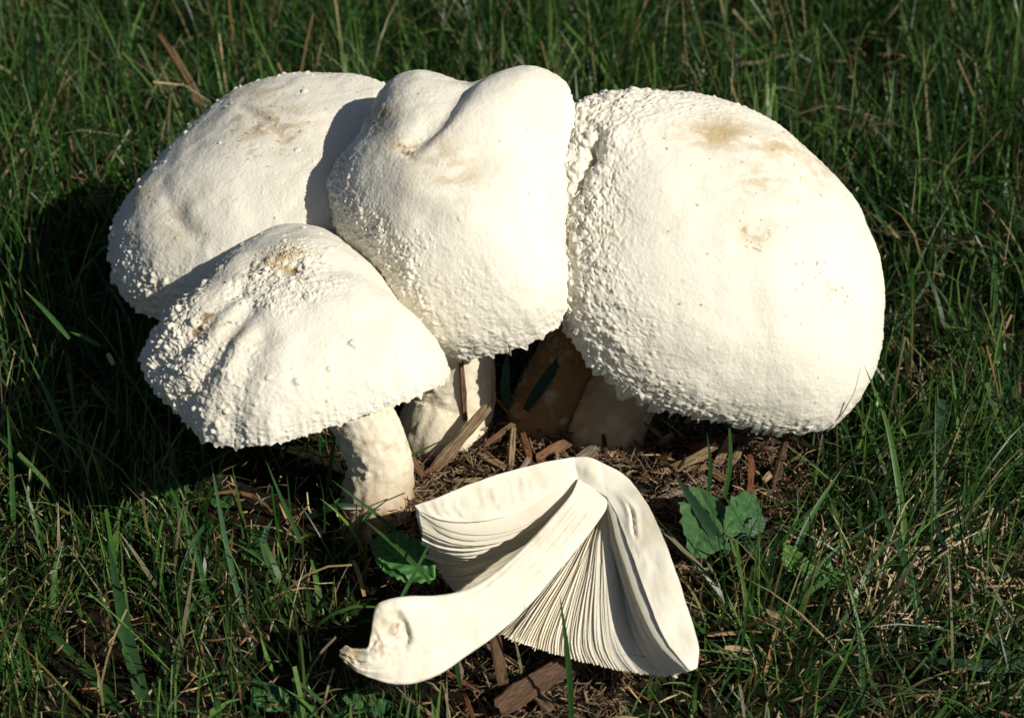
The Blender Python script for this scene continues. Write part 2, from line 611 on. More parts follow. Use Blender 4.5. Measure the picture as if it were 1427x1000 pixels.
def stem_mesh(parent, path, radii, seed, name='stem', mat=None, rings=90, seg=90, amp=.12, brown_gain=1.0, brown=0., foot=1.6):
    q = spline(path, rings)
    r = np.interp(np.linspace(0, 1, rings), np.linspace(0, 1, len(radii)), radii)
    t = norm(np.gradient(q, axis=0))
    a = norm(np.cross(t, np.array([0, 1., 0])))
    b = np.cross(t, a)
    ph = np.linspace(0, 2 * np.pi, seg + 1)[:-1]
    D = a[:, None] * np.cos(ph)[None, :, None] + b[:, None] * np.sin(ph)[None, :, None]
    P = q[:, None] + D * r[:, None, None]
    P = P + D * ((fbm(P, .8, 3, seed) - .5) * amp * 2 + (fbm(P, 4, 3, seed + 1) - .5) * amp * .9)[..., None]
    ll = np.stack([np.broadcast_to(np.cos(ph) * 9, (rings, seg)), np.broadcast_to(np.sin(ph) * 9, (rings, seg)), np.broadcast_to(np.linspace(0, 2.5, rings)[:, None], (rings, seg))], -1)
    P = P + D * ((fbm(ll, 1, 3, seed + 9) - .5) * .10)[..., None]
    lft = sstep(.35, -.5, (D @ np.array([1., 0, 0])))
    P = P + D * (np.clip(fbm(P, 6, 2, seed + 2) - .5, 0, 1) * .45 * lft)[..., None]
    z = (P[..., 2] - P[..., 2].min())
    stain = brown_gain * np.clip(np.clip(fbm(P, 2.2, 4, seed + 3) - .58, 0, 1) * 2.2 + sstep(foot, foot * .3, z) * (.45 + .8 * fbm(P, 3, 3, seed + 4)) + brown * (.1 + 1.6 * fbm(P, 1.6, 4, seed + 7)), 0, .95)  # brown blotches, browner foot, and brown over the whole stem
    tan = np.clip(fbm(P, .7, 3, seed + 5) * .45 + sstep(3, .3, z) * .3 - .15, 0, 1)
    return obj(name, P.reshape(-1, 3), grid_faces(rings, seg, True), mat or M_STEM, parent, {'stain': stain.ravel(), 'tan': tan.ravel()})

MUSH = 'cluster of mushrooms'
# front left
b = at(528, 742, z=-.3)
t = thing('mushroom', 'front left white mushroom with brown bruised centre and folded left edge', 'mushroom', b, MUSH)
build_cap('FL', t, dict(
    warts=wart_field(wf_FL), specks=30, rag=.6, fibre=.10, rough=1.2, clusters=[(400, 370, .9, 40), (280, 450, .6, 14)],
    dents=[(405, 372, .45, -.22), (330, 365, .7, .22), (350, 400, .8, -.2), (455, 345, 1.2, .18), (345, 375, .3, -.12)],
    creases=[([(330, 400), (270, 470), (225, 505)], .42, -.20), ([(345, 430), (285, 520), (248, 568)], .45, -.26),
             ([(300, 470), (262, 530), (230, 540)], .45, .12), ([(365, 470), (335, 545), (325, 600)], .5, -.18),
             ([(330, 480), (300, 550), (290, 600)], .5, .1), ([(395, 480), (380, 560), (375, 610)], .5, .06)],
    rasp=[(395, 372, 1.1, .22), (330, 400, .9, .2), (300, 560, 1.8, .12)],
    stains=[(405, 375, .45, .95, 3.5), (285, 440, .42, .85, 2.5), (275, 460, .4, .8, 3), (320, 475, .3, .5, 3), (385, 360, .9, .35, 3)],
    tans=[(395, 365, 1.3, .8, .8), (285, 445, .9, .8, .6), (330, 470, 1.0, .8, .4)]), 11)
stem_mesh(t, [b, at(527, 690, Y=-2.9), at(520, 610, Y=-2.4), CP['FL'].c + CP['FL'].a * 1.5], [1.6, 1.28, 1.22, 1.35], 101, foot=4.4)  # tall brown foot paints in the halved cap's shade, along with dirt

# back left
b = at(430, 560, z=-.2)
b[1] = CP['BL'].c[1] - .5
b = np.array([b[0], b[1], -.3])
t = thing('mushroom', 'rear left broad white mushroom with tan specks, partly shaded by its neighbour', 'mushroom', b, MUSH)
build_cap('BL', t, dict(
    warts=wart_field(wf_BL), specks=60, clusters=[(370, 185, 1.3, 60), (200, 275, .8, 20), (380, 150, 1.5, 20)], rag=.5, fibre=.07,
    dents=[(245, 300, .9, -.13), (215, 330, .8, .1), (300, 250, 1.2, .12), (390, 190, .8, -.12)],
    creases=[([(225, 255), (245, 300), (275, 335)], .4, -.1), ([(335, 150), (370, 170), (400, 190)], .3, -.09)],
    rasp=[(200, 400, 1.8, .12)],
    stains=[(375, 180, 1.1, .45, 3), (190, 275, .5, .6, 3), (330, 165, .5, .4, 4), (350, 210, .6, .35, 5), (235, 345, .4, .35, 4)],
    tans=[(385, 175, 1.6, 1.1, .75), (200, 270, .8, .7, .5), (240, 310, 1, 1, .45), (360, 130, 2, .5, .4)]), 22)
stem_mesh(t, [b, b + np.array([-.3, .1, 3]), CP['BL'].c + CP['BL'].a * 1.5], [1.7, 1.4, 1.3], 102)

# middle
b = at(622, 628, z=-.2)
t = thing('mushroom', 'middle white mushroom with saddle shaped cap and pebbled left side', 'mushroom', b, MUSH)
build_cap('M', t, dict(
    warts=wart_field(wf_M), specks=22, clusters=[(566, 208, .5, 26), (535, 160, .7, 24)], rag=.9, fibre=.07, flake=.8,
    dents=[(568, 208, .55, -.16), (545, 195, .8, .1), (655, 235, 1.3, -.16), (700, 150, 1.4, .12)],
    creases=[([(585, 190), (618, 160), (650, 118)], .5, -.30), ([(600, 235), (650, 230), (700, 215)], .7, -.12),
             ([(560, 260), (600, 270), (650, 300)], .6, .12), ([(640, 280), (700, 310), (750, 370)], .6, -.08)],
    rasp=[(567, 210, .45, .2), (520, 160, .9, .1)],
    stains=[(567, 208, .42, .8, 3.5), (535, 155, .45, .6, 4), (525, 185, .4, .45, 4), (582, 130, .1, .9, 3)],
    tans=[(567, 210, .9, .7, .9), (625, 235, 1.8, 1.4, .55), (530, 165, .8, .9, .6), (610, 180, 1.2, .8, .35)]), 33)
stem_mesh(t, [b, at(620, 590, Y=2.3), at(632, 520, Y=2.9), CP['M'].c + CP['M'].a * 1.5], [2.0, 1.75, 1.6, 1.5], 103)

# right
b = at(838, 640, z=-.3)
t = thing('mushroom', 'largest white mushroom, right of the others, with brown flecked centre', 'mushroom', b, MUSH)
build_cap('R', t, dict(
    warts=wart_field(wf_R), specks=60, clusters=[(1055, 322, .35, 16), (1155, 405, 1.2, 20), (1050, 270, 2.2, 12)], rag=1.3, fibre=.10, rough=1.0, flake=.75,
    dents=[(1055, 320, .6, -.14), (822, 215, .5, -.45), (850, 190, .7, .25), (812, 160, .6, .2), (990, 200, 1.6, -.12)],
    creases=[([(1010, 250), (1080, 270), (1150, 290)], .5, -.06), ([(835, 190), (822, 215), (806, 262)], .3, -.35)],
    rasp=[(1055, 322, .4, .16), (850, 200, 1.5, .2), (830, 480, 1.4, .16)],
    stains=[(1055, 322, .45, .95, 4), (1040, 318, .3, .8, 5), (1112, 275, .1, .9, 3), (1045, 250, .1, .8, 3), (1132, 466, .13, 1, 3), (1160, 400, .5, .25, 7), (960, 265, .1, .8, 3)],
    tans=[(1000, 185, 1.7, .8, .9), (1085, 205, 1.6, .6, .7), (1060, 250, 2.2, .9, .5), (1055, 322, .8, .5, .7), (1140, 235, 1.0, 1.0, .5)]), 44)
stem_mesh(t, [b, at(852, 580, Y=b[1] + .6), at(905, 480, Y=b[1] + 1.6), CP['R'].c + CP['R'].a * 1.5], [1.75, 1.55, 1.4, 1.4], 104, brown_gain=.7, brown=.95)  # browner over its whole length

# a stem fused to the right one, its cap out of sight behind the others
b = at(748, 625, z=-.3)
t = thing('mushroom', 'brownish shaded mushroom stem leaning between the middle and the largest mushroom', 'mushroom', b, MUSH)
stem_mesh(t, [b, at(760, 570, Y=b[1] + .4), at(800, 480, Y=b[1] + 1.2), at(830, 420, Y=b[1] + 2.4)], [1.6, 1.45, 1.3, 1.2], 105, brown_gain=1.6, brown=.8)  # browned along the whole stem, with stronger blotches

# ------------------------------------------------------------------ the halved mushroom lying in front
org = at(760, 900, z=0)
cutm = thing('mushroom_half', 'mushroom cut in half lengthwise, lying gills up in front of the cluster', 'mushroom', org)
def curve(pts, n):
    """points (px, py, w)"""
    return spline([at(a, b, w=c) for a, b, c in pts], n)
nT, nP = 44, 120
def wz(px, py, z):
    return (at(px, py, z=z) - CAM) @ FW - 90
C0 = curve([(806, 668, -7.3), (765, 690, -7.6), (715, 716, -7.9), (660, 727, -8.2), (615, 724, -8.4), (584, 712, -8.4)], nT)
O0 = curve([(800, 637, -7.2), (762, 643, -7.6), (705, 658, -7.9), (655, 674, -8.2), (612, 692, -8.4), (578, 704, -8.4)], nT)
C1 = curve([(846, 692, -7.6), (862, 722, -7.9), (882, 775, -8.8), (905, 840, -9.8), (930, 895, -10.6), (962, 934, -11.3)], nT)
O1 = curve([(838, 643, -7.2), (874, 665, -7.4), (909, 714, -8.2), (938, 785, -9.1), (961, 855, -9.9), (974, 900, -10.6), (972, 930, -11.0)], nT)
S = curve([(806, 668, -7.3), (815, 690, -6.6), (830, 705, -6.3), (840, 702, -6.8), (846, 692, -7.6)], nP)
rimpts = [at(584, 712, w=-8.4), at(592, 752, w=-7.6), at(612, 795, z=1.3), at(650, 842, z=.5), at(700, 884, w=-8.2), at(755, 905, w=-8.7),
          at(820, 922, w=-9.1), at(880, 935, w=-9.6), at(930, 940, w=-10.2), at(962, 934, w=-11.3)]
RIM = spline(rimpts, nP)
tt = np.linspace(0, 1, nT)[None, :, None]
pp = np.linspace(0, 1, nP)[:, None, None]
coons = (1 - pp) * C0[None] + pp * C1[None] + (1 - tt) * S[:, None] + tt * RIM[:, None] \
    - ((1 - pp) * (1 - tt) * S[0] + pp * (1 - tt) * S[-1] + (1 - pp) * tt * RIM[0] + pp * tt * RIM[-1])
G = coons + FW * (np.sin(np.pi * tt) * (1.2 * np.exp(-((pp - .22) / .14) ** 2) + 1.0 * np.exp(-((pp - .92) / .05) ** 2) + .1))
eL = norm(RT * -.28 + UP * .96)
eR = norm(RT * .9 + UP * .44)
ph = np.linspace(0, 1, nP)[:, None]
nO = norm(np.where(ph < .5, eL * np.cos(np.pi * ph) + FW * np.sin(np.pi * ph), FW * np.sin(np.pi * ph) - eR * np.cos(np.pi * ph)))
th0 = np.linalg.norm(O0 - C0, axis=1)
th1 = np.linalg.norm(O1 - C1, axis=1)
thm = (1 - ph) * th0[None] + ph * th1[None]
O = G + nO[:, None] * thm[..., None] * (1 - .45 * np.sin(np.pi * ph))[..., None]
O = O + (1 - pp) ** 6 * (O0[None] - O[:1]) + pp ** 6 * (O1[None] - O[-1:])
O[..., 2] = np.maximum(O[..., 2], .05)
# flesh: inner skin, outer skin, two cut faces, margin and crown
def strip(A, B, n, bulge=None):
    s = np.linspace(0, 1, n)[:, None, None]
    return A[None] * (1 - s) + B[None] * s
parts_v, parts_f, off = [], [], 0
def addgrid(P):
    global off
    n, m = P.shape[:2]
    parts_v.append(P.reshape(-1, 3))
    parts_f.append(grid_faces(n, m, False, off))
    off += n * m
nfc = 40
tears = [[(680, 672, -8.05), (682, 694, -8.05), (690, 712, -8.0)], [(721, 668, -7.85), (725, 690, -7.85), (732, 708, -7.8)], [(734, 668, -7.8), (737, 688, -7.8), (744, 702, -7.75)],
         [(612, 696, -8.35), (616, 710, -8.35), (626, 720, -8.35)], [(624, 692, -8.3), (628, 708, -8.3), (640, 722, -8.3)], [(600, 700, -8.4), (606, 712, -8.4), (614, 720, -8.4)],
         [(866, 690, -7.8), (880, 712, -8.0), (884, 745, -8.4)], [(884, 770, -8.75), (905, 772, -8.6), (920, 762, -8.4)], [(902, 790, -8.9), (893, 815, -9.3), (905, 832, -9.5), (935, 828, -9.4)], [(925, 870, -10.0), (950, 880, -10.0)]]
faceL = strip(C0, O0, nfc)
faceR = strip(C1, O1, nfc)
for Fc, sd in ((faceL, 3), (faceR, 4)):
    k = np.sin(np.linspace(0, np.pi, nfc))[:, None]
    rel = (fbm(Fc, .8, 2, sd) - .5) * .35 + (fbm(Fc, 5, 3, sd + 1) - .5) * .05
    for gl in tears:
        gq = spline([at(a, b_, w=w_) for a, b_, w_ in gl], 30)
        dd = np.min(np.linalg.norm(Fc[None] - gq[:, None, None], axis=-1), 0)
        rel = rel - .14 * np.exp(-(dd / .07) ** 2) + .07 * np.exp(-((dd - .14) / .1) ** 2)
    Fc += -FW * (rel * k * sstep(0, .12, np.linspace(0, 1, nT))[None])[..., None]
addgrid(faceL)
addgrid(faceR)
addgrid(O)
addgrid(G)
addgrid(strip(RIM, O[:, -1], 3))
addgrid(strip(S, O[:, 0], 6))
sc_ = np.linspace(0, 1, 14)[:, None]
crown_lo = C0[0] * (1 - sc_) + C1[0] * sc_
crown_hi = spline([O0[0], (O0[0] + O1[0]) / 2 + UP * .08, O1[0]], 14)
crown = strip(crown_lo, crown_hi, 10)
crown += -FW * ((fbm(crown, 1.5, 3, 5) - .3) * .35 * np.sin(np.linspace(0, np.pi, 10))[:, None] * np.sin(np.linspace(0, np.pi, 14))[None])[..., None]
addgrid(crown)
V = np.vstack(parts_v)
V = V + (np.stack([fbm(V, 2.5, 3, 61), fbm(V, 2.5, 3, 62), fbm(V, 2.5, 3, 63)], -1) - .5) * .07
tan = np.clip(fbm(V, 1.2, 4, 64) - .55, 0, 1) * 1.1
for px, py, w, r in ((905, 730, -8.8, .7), (945, 810, -10, .5), (925, 690, -9, .5)):
    tan = np.maximum(tan, .8 * np.exp(-(np.linalg.norm(V - at(px, py, w=w), axis=1) / r) ** 2) * fbm(V, 3, 3, 65) * 1.3)
obj('cap_flesh', V, np.vstack(parts_f), M_FLESH, cutm, {'stain': np.zeros(len(V)), 'tan': tan})
flesh = bpy.data.objects['cap_flesh']
# gills, one by one
NG = 190
rg = np.random.default_rng(5)
for g in range(NG):
    f = (g + .5) / NG + rg.uniform(-.3, .3) / NG * .5
    x = f * (nP - 1)
    i = min(int(x), nP - 2)
    a = x - i
    base = G[i] * (1 - a) + G[i + 1] * a
    inn = -(nO[i] * (1 - a) + nO[i + 1] * a)
    inn = norm(inn)
    tt1 = np.linspace(0, 1, nT)
    t0 = 0 if g % 3 == 0 else rg.uniform(.05, .35)
    dep = (.62 if 0.12 < f < .9 else .6) * np.clip((tt1 - t0) / .22, 0, 1) ** .7 * (1 - tt1 ** 5 * .85) * rg.uniform(.7, 1.1)
    dep = dep * (1 - .22 * noise(np.stack([tt1 * 3, tt1 * 0 + g * 3.7, tt1 * 0], -1), 1.0, 9))
    dep = dep * (.75 if f > .25 else 1.0)
    sel = np.linspace(0, nT - 1, 15).astype(int)
    sel = sel[tt1[sel] >= t0 - .02]
    Bp = base[sel]
    Bp = Bp + (Bp - Bp[0]) * (rg.normal(0, .03 if f < .22 else .008) * tt1[sel] ** 3)[:, None]
    Dp = dep[sel]
    tg = norm(np.gradient(Bp, axis=0))
    sdv = norm(np.cross(tg, inn))
    wob = (np.sin(tt1[sel] * rg.uniform(4, 9) + rg.uniform(0, 6)) * .035 * rg.uniform(.3, 1.5))[:, None]
    hw = rg.uniform(.012, .019)
    edge = Bp + inn * Dp[:, None] + sdv * wob
    rows = np.stack([Bp - inn * .05 - sdv * hw, edge - sdv * hw * .8, edge + inn * .015, edge + sdv * hw * .8, Bp - inn * .05 + sdv * hw], 1)
    P = rows.reshape(-1, 3)
    obj('gill', P, grid_faces(len(sel), 5), M_GILL, flesh, {'stain': np.zeros(len(P)), 'tan': np.full(len(P), rg.uniform(0, .18))})
# the halved stem: pairs of points on its upper and lower edge
pairs = [((806, 667), (846, 691), -7.46), ((801, 679), (846, 704), -7.68), ((794, 691), (840, 717), -7.9), ((770, 719), (815, 752), -8.3), ((735, 756), (775, 800), -9.0), ((690, 796), (735, 846), -9.6),
         ((650, 820), (692, 884), -10.1), ((610, 829), (652, 912), -10.5), ((570, 830), (614, 938), -10.9), ((540, 835), (580, 951), -11.1), ((523, 846), (550, 953), -11.2),
         ((517, 880), (525, 947), -11.2), ((512, 901), (508, 941), -11.2), ((495, 903), (492, 932), -11.1), ((482, 899), (480, 922), -11.0), ((474, 905), (473, 913), -10.9)]
nS, nQ = 180, 44
TE = spline([at(p[0][0], p[0][1], w=p[2]) for p in pairs], nS)
BE = spline([at(p[1][0], p[1][1], w=p[2]) for p in pairs], nS)
q = np.linspace(0, 1, nQ)[None, :, None]
face = TE[:, None] * (1 - q) + BE[:, None] * q
wd = np.linalg.norm(TE - BE, axis=1)
roundq = np.sqrt(np.clip(1 - (2 * np.linspace(0, 1, nQ) - 1) ** 2, 0, 1))
fib = (fbm(np.stack([np.broadcast_to(np.linspace(0, 3, nS)[:, None], (nS, nQ)), np.broadcast_to(np.linspace(0, 16, nQ)[None], (nS, nQ)), np.zeros((nS, nQ))], -1), 1, 3, 8) - .5)
front = face - FW * (roundq ** .35 * np.minimum(.22, wd[:, None] * .2) * sstep(.0, .2, np.linspace(0, 1, nS))[:, None])[..., None] - FW * ((fib * .11 + (fbm(face, 2.2, 3, 71) - .5) * .12) * sstep(0, .1, np.linspace(0, 1, nS))[:, None])[..., None]
# torn hollow at the foot
hol = at(553, 880, w=-11.1)
dh = np.linalg.norm((face - hol) * np.array([1.3, 1, 1]), axis=-1)
front = front + FW * (.2 * sstep(.75, .45, dh + (fbm(face, 3, 3, 81) - .5) * .6))[..., None] - FW * ((fbm(face, 4, 4, 72) - .5) * .28 * np.exp(-(np.linalg.norm(face - at(535, 875, w=-11.1), axis=-1) / 1.0) ** 2))[..., None]
tail = np.exp(-(np.linalg.norm(face - at(486, 912, w=-11.1), axis=-1) / .9) ** 2)
front = front - FW * ((fbm(face, 5, 4, 79) - .35) * .3 * tail)[..., None] + UP * ((fbm(face, 4, 3, 80) - .5) * .15 * tail)[..., None]
back = face + FW * (roundq * np.minimum(1.1, wd[:, None] * .45))[..., None]
back[..., 2] = np.maximum(back[..., 2], .03)
V = np.concatenate([front.reshape(-1, 3), back.reshape(-1, 3)])
stain = np.zeros(len(V))
d1 = np.linalg.norm(V - at(556, 882, w=-11.2), axis=1)
stain = np.maximum(stain, .75 * sstep(.5, .75, fbm(V, 4, 4, 73) * (.3 + np.exp(-(d1 / .6) ** 2))))
d2 = np.linalg.norm(V - at(525, 900, w=-11.2), axis=1)
stain = np.maximum(stain, .6 * sstep(.5, .75, fbm(V, 5, 4, 74) * (.3 + np.exp(-(d2 / .6) ** 2))))
d3 = np.linalg.norm(V - at(484, 912, w=-11.1), axis=1)
tan = np.clip(1.2 * np.exp(-(d3 / .8) ** 2) * fbm(V, 5, 3, 75) * 2.0 - .2, 0, 1)
tan = np.maximum(tan, np.clip(fbm(V, .9, 4, 76) - .52, 0, 1) * 1.3)
fq = fbm(np.stack([np.broadcast_to(np.linspace(0, 4, nS)[:, None], (nS, nQ)), np.broadcast_to(np.linspace(0, 30, nQ)[None], (nS, nQ)), np.ones((nS, nQ))], -1), 1, 3, 18)
tan[:nS * nQ] = np.maximum(tan[:nS * nQ], np.clip(fq.ravel() - .5, 0, 1) * .9)
tan = np.maximum(tan, .5 * np.exp(-(np.linalg.norm(V - at(530, 865, w=-11.2), axis=1) / .6) ** 2))
obj('stem', V, [grid_faces(nS, nQ), grid_faces(nS, nQ, False, nS * nQ)[:, ::-1]], M_FLESH, cutm, {'stain': stain, 'tan': tan})

# ------------------------------------------------------------------ wood chips and twigs
def chip_mesh(p0, p1, w, th, up, col, seed, bend=0., cols=None, taper=.15):
    """a split splinter from p0 to p1: ragged ends, uneven edges, fibre grooves"""
    rg = np.random.default_rng(seed)
    L = np.linalg.norm(p1 - p0)
    n = max(5, min(14, int(L / .35)))
    t = np.linspace(0, 1, n)
    ax = norm(p1 - p0)
    sd = np.cross(ax, up)
    if np.linalg.norm(sd) < .1:
        sd = np.cross(ax, np.array([1, 0, .1]))
    sd = norm(sd)
    nn = np.cross(sd, ax)
    prof = np.array([(-.5, -.3), (-.5, .25), (-.22, .5), (.05, .38), (.3, .52), (.5, .2), (.47, -.35), (0, -.5)])
    prof = prof * (1 + rg.uniform(-.2, .2, prof.shape))
    m = len(prof)
    wv = 1 - taper * np.abs(2 * t - 1) ** 2 + rg.uniform(-.1, .1, n)
    tj = np.zeros((n, m))
    tj[0] = rg.uniform(-.08, .16, m) * min(1, 1.2 * w / L + .3)
    tj[-1] = rg.uniform(-.16, .08, m) * min(1, 1.2 * w / L + .3)
    T = t[:, None] + tj
    P = p0 + (p1 - p0) * T[..., None] + nn * (bend * L * 4 * T * (1 - T))[..., None] \
        + sd * (prof[None, :, 0] * w * wv[:, None] * (1 + rg.uniform(-.08, .08, (n, m))))[..., None] \
        + nn * (prof[None, :, 1] * th * wv[:, None] * (1 + rg.uniform(-.15, .15, (n, m))))[..., None]
    V = np.vstack([P.reshape(-1, 3), P[0].mean(0)[None], P[-1].mean(0)[None]])
    a = np.arange(m)
    F = [grid_faces(n, m, True), np.stack([np.full(m, n * m), (a + 1) % m, a], -1), np.stack([np.full(m, n * m + 1), (n - 1) * m + a, (n - 1) * m + (a + 1) % m], -1)]
    fibv = np.zeros((len(V), 3))
    fibv[:n * m, 0] = (T * L).ravel() + seed * 3.1
    fibv[:n * m, 1] = np.tile(prof[:, 0] * w, n)
    fibv[:n * m, 2] = np.tile(prof[:, 1] * th, n)
    fibv[n * m:, 0] = seed * 3.1
    c = np.array(col) * (1 + rg.uniform(-.12, .12, (len(V), 1)))
    return V, F, {'Col': c, 'fib': np.concatenate([fibv, np.ones((len(V), 1))], 1)}

TAN, BRN, RED, GRY, DRK = (.42, .31, .19), (.23, .13, .07), (.24, .10, .045), (.30, .24, .19), (.10, .055, .03)
# (from, to): picture point and height above the soil; width, thickness, colour, bend, name, label
chips = [
    ((680, 566, 3.4), (606, 652, .9), .62, .30, TAN, .0, 'wood_splinter', 'long pale split wood splinter leaning in front of the middle stem'),
    ((642, 500, 5.2), (648, 592, 2.0), .30, .26, (.26, .16, .09), .03, 'twig', 'thin upright brown twig standing against the middle stem'),
    ((556, 616, 2.2), (590, 664, 1.0), .36, .2, BRN, .04, 'bark_strip', 'narrow bark strip leaning between the two front stems'),
    ((715, 596, 2.2), (711, 655, .8), .36, .25, TAN, .0, 'wood_splinter', 'short upright splinter just behind the halved cap'),
    ((670, 634, 1.1), (704, 652, 1.1), .42, .22, TAN, .0, 'wood_chip', 'small tan wedge of wood behind the left wing of the halved cap'),
    ((694, 986, 1.0), (803, 917, .9), .9, .4, (.17, .105, .065), -.03, 'bark_piece', 'thick cracked piece of bark at the bottom edge below the gills'),
    ((688, 884, 2.0), (702, 956, .7), .5, .2, (.17, .10, .055), .0, 'bark_strip', 'flat dark bark strip under the halved stem'),
    ((664, 893, 1.2), (726, 930, .8), .22, .18, TAN, .08, 'twig', 'pale bent twig crossing behind the bark strip below the halved stem'),
    ((912, 704, .6), (985, 668, .7), .62, .3, GRY, .0, 'bark_piece', 'grey weathered bark piece right of the halved cap crown'),
    ((914, 658, .9), (952, 651, .9), .32, .2, TAN, .0, 'wood_splinter', 'straw coloured splinter lying level above the grey bark piece'),
    ((950, 656, .8), (988, 650, .9), .34, .2, (.36, .25, .14), .0, 'wood_splinter', 'second level splinter end to end with the straw coloured one'),
    ((960, 628, 1.4), (1004, 615, 1.6), .5, .3, RED, .03, 'wood_chip', 'reddish brown chip below the rim of the largest cap'),
    ((996, 652, .8), (1022, 602, 2.2), .42, .2, (.38, .27, .16), .02, 'wood_splinter', 'upright splinter leaning towards the rim of the largest cap'),
    ((1014, 660, .7), (1032, 622, 1.8), .34, .2, TAN, .0, 'wood_splinter', 'pale short splinter beside the upright one under the largest cap'),
    ((992, 655, 1.2), (1016, 670, 1.0), .36, .2, BRN, .0, 'wood_chip', 'small square ended chip above the lobed leaves'),
    ((1044, 690, .6), (1046, 634, 1.6), .30, .14, RED, .16, 'bark_strip', 'curled reddish bark strip standing behind the small lobed leaf'),
    ((1076, 682, .5), (1098, 604, 2.6), .36, .26, (.15, .09, .055), .0, 'twig', 'dark straight twig rising to the lowest rim of the largest cap'),
    ((1028, 680, .6), (1052, 688, .6), .5, .3, (.30, .18, .10), .0, 'wood_chip', 'short brown chip lying behind the small lobed leaf'),
    ((938, 702, .6), (952, 716, .6), .44, .25, (.34, .20, .10), .0, 'wood_chip', 'orange brown chip touching the large lobed leaf'),
    ((692, 556, 3.0), (712, 582, 2.3), .16, .10, RED, .2, 'bark_strip', 'thin curled red bark shred hanging between the stems'),
    ((676, 620, 1.6), (724, 585, 2.2), .28, .16, BRN, .05, 'bark_strip', 'brown bark sliver slanting behind the short upright splinter'),
    ((728, 602, 2.0), (740, 648, .9), .34, .2, RED, .02, 'bark_strip', 'rusty bark strip at the foot of the shaded stem'),
    ((748, 640, 1.2), (792, 616, 1.6), .55, .3, (.30, .17, .09), .0, 'wood_chip', 'broad brown chip above the crown of the halved cap'),
    ((806, 640, 1.2), (832, 622, 1.4), .5, .35, GRY, .0, 'wood_chip', 'greyish chip at the foot of the shaded stems'),
    ((845, 640, .9), (838, 590, 2.0), .22, .18, DRK, .08, 'twig', 'dark hooked twig in front of the shaded stem'),
    ((955, 590, 1.6), (975, 572, 2.0), .26, .18, TAN, .0, 'wood_splinter', 'sunlit splinter tucked against the left rim of the largest cap'),
    ((920, 618, 1.2), (938, 604, 1.5), .30, .2, (.48, .36, .22), .0, 'wood_chip', 'small bright chip in the shade under the largest cap'),
    ((655, 595, 2.0), (628, 640, 1.2), .3, .2, (.35, .24, .14), .03, 'wood_splinter', 'narrow splinter lying along the long pale one'),
    ((588, 662, .9), (626, 640, 1.1), .3, .22, BRN, .0, 'wood_chip', 'brown chip at the foot of the long pale splinter'),
    ((520, 690, .9), (556, 668, 1.4), .4, .22, (.3, .18, .1), .05, 'bark_strip', 'brown bark flake at the foot of the front left stem'),
    ((632, 905, .8), (640, 945, .6), .4, .2, (.28, .2, .14), .0, 'wood_splinter', 'frayed fibrous splinter under the bend of the halved stem'),
    ((740, 960, .5), (770, 990, .4), .6, .4, (.28, .19, .12), .0, 'wood_chip', 'crumbling brown lump beside the cracked bark piece'),
    ((560, 968, .6), (600, 995, .6), .2, .14, TAN, .05, 'twig', 'straw coloured stalk below the foot of the halved stem'),
    ((646, 968, .5), (660, 1000, .5), .22, .16, RED, .1, 'twig', 'short rusty curved twig left of the cracked bark piece'),
]
for i, (a, b_, w, th, c, bend, nm, lab) in enumerate(chips):
    V, F, at_ = chip_mesh(at(a[0], a[1], z=a[2]), at(b_[0], b_[1], z=b_[2]), w * .82, th * .85, norm(-FW + np.array([.2, 0, .3])), c, 200 + i, bend)
    tag(obj(nm, V, F, M_WOOD, None, at_, smooth=False), lab, 'twig' if nm == 'twig' else ('bark' if 'bark' in nm else 'wood chip'), 'mulch pieces one can tell apart')

# mulch bed: the ground where chips lie (picture points on the soil)
def gpoly(pts):
    return [at(x, y, z=0)[:2] for x, y in pts]
MULCH = gpoly([(505, 745), (545, 640), (560, 590), (690, 545), (900, 540), (1110, 590), (1130, 690), (1090, 735), (985, 745), (935, 720), (960, 800), (975, 860), (975, 930), (880, 950), (860, 1010), (790, 1100), (660, 1100), (630, 1000), (590, 900), (530, 800)])
shared = []
for k in range(8):
    rg = np.random.default_rng(900 + k)
    L = rg.uniform(.7, 1.9)
    c = [(.48, .37, .22), (.27, .16, .085), (.28, .13, .06), (.38, .31, .24), (.15, .085, .045), (.50, .38, .21), DRK, (.26, .11, .05)][k]
    shared.append((chip_mesh(np.zeros(3), np.array([L, 0, 0]), rg.uniform(.10, .26), rg.uniform(.06, .14), np.array([0, 0, 1.]), c, 900 + k, rg.uniform(-.05, .08))))
smesh = [mesh('wood_chip', v, f, M_WOOD, a, False) for v, f, a in shared]
px0, px1 = min(p[0] for p in MULCH), max(p[0] for p in MULCH)
py0, py1 = min(p[1] for p in MULCH), max(p[1] for p in MULCH)
cnt = 0
rg = np.random.default_rng(31)
def bed_h(x, y):
    """mulch heaped a little between the stems"""
    return 1.1 * np.exp(-(((x - 0) / 5) ** 2 + ((y - 1.5) / 4) ** 2)) + 1.3 * np.exp(-(((x + 5.3) / 2.4) ** 2 + ((y + 3.4) / 2.2) ** 2)) + .9 * np.exp(-(((x - 7.5) / 4.5) ** 2 + ((y + .5) / 4) ** 2)) * .8
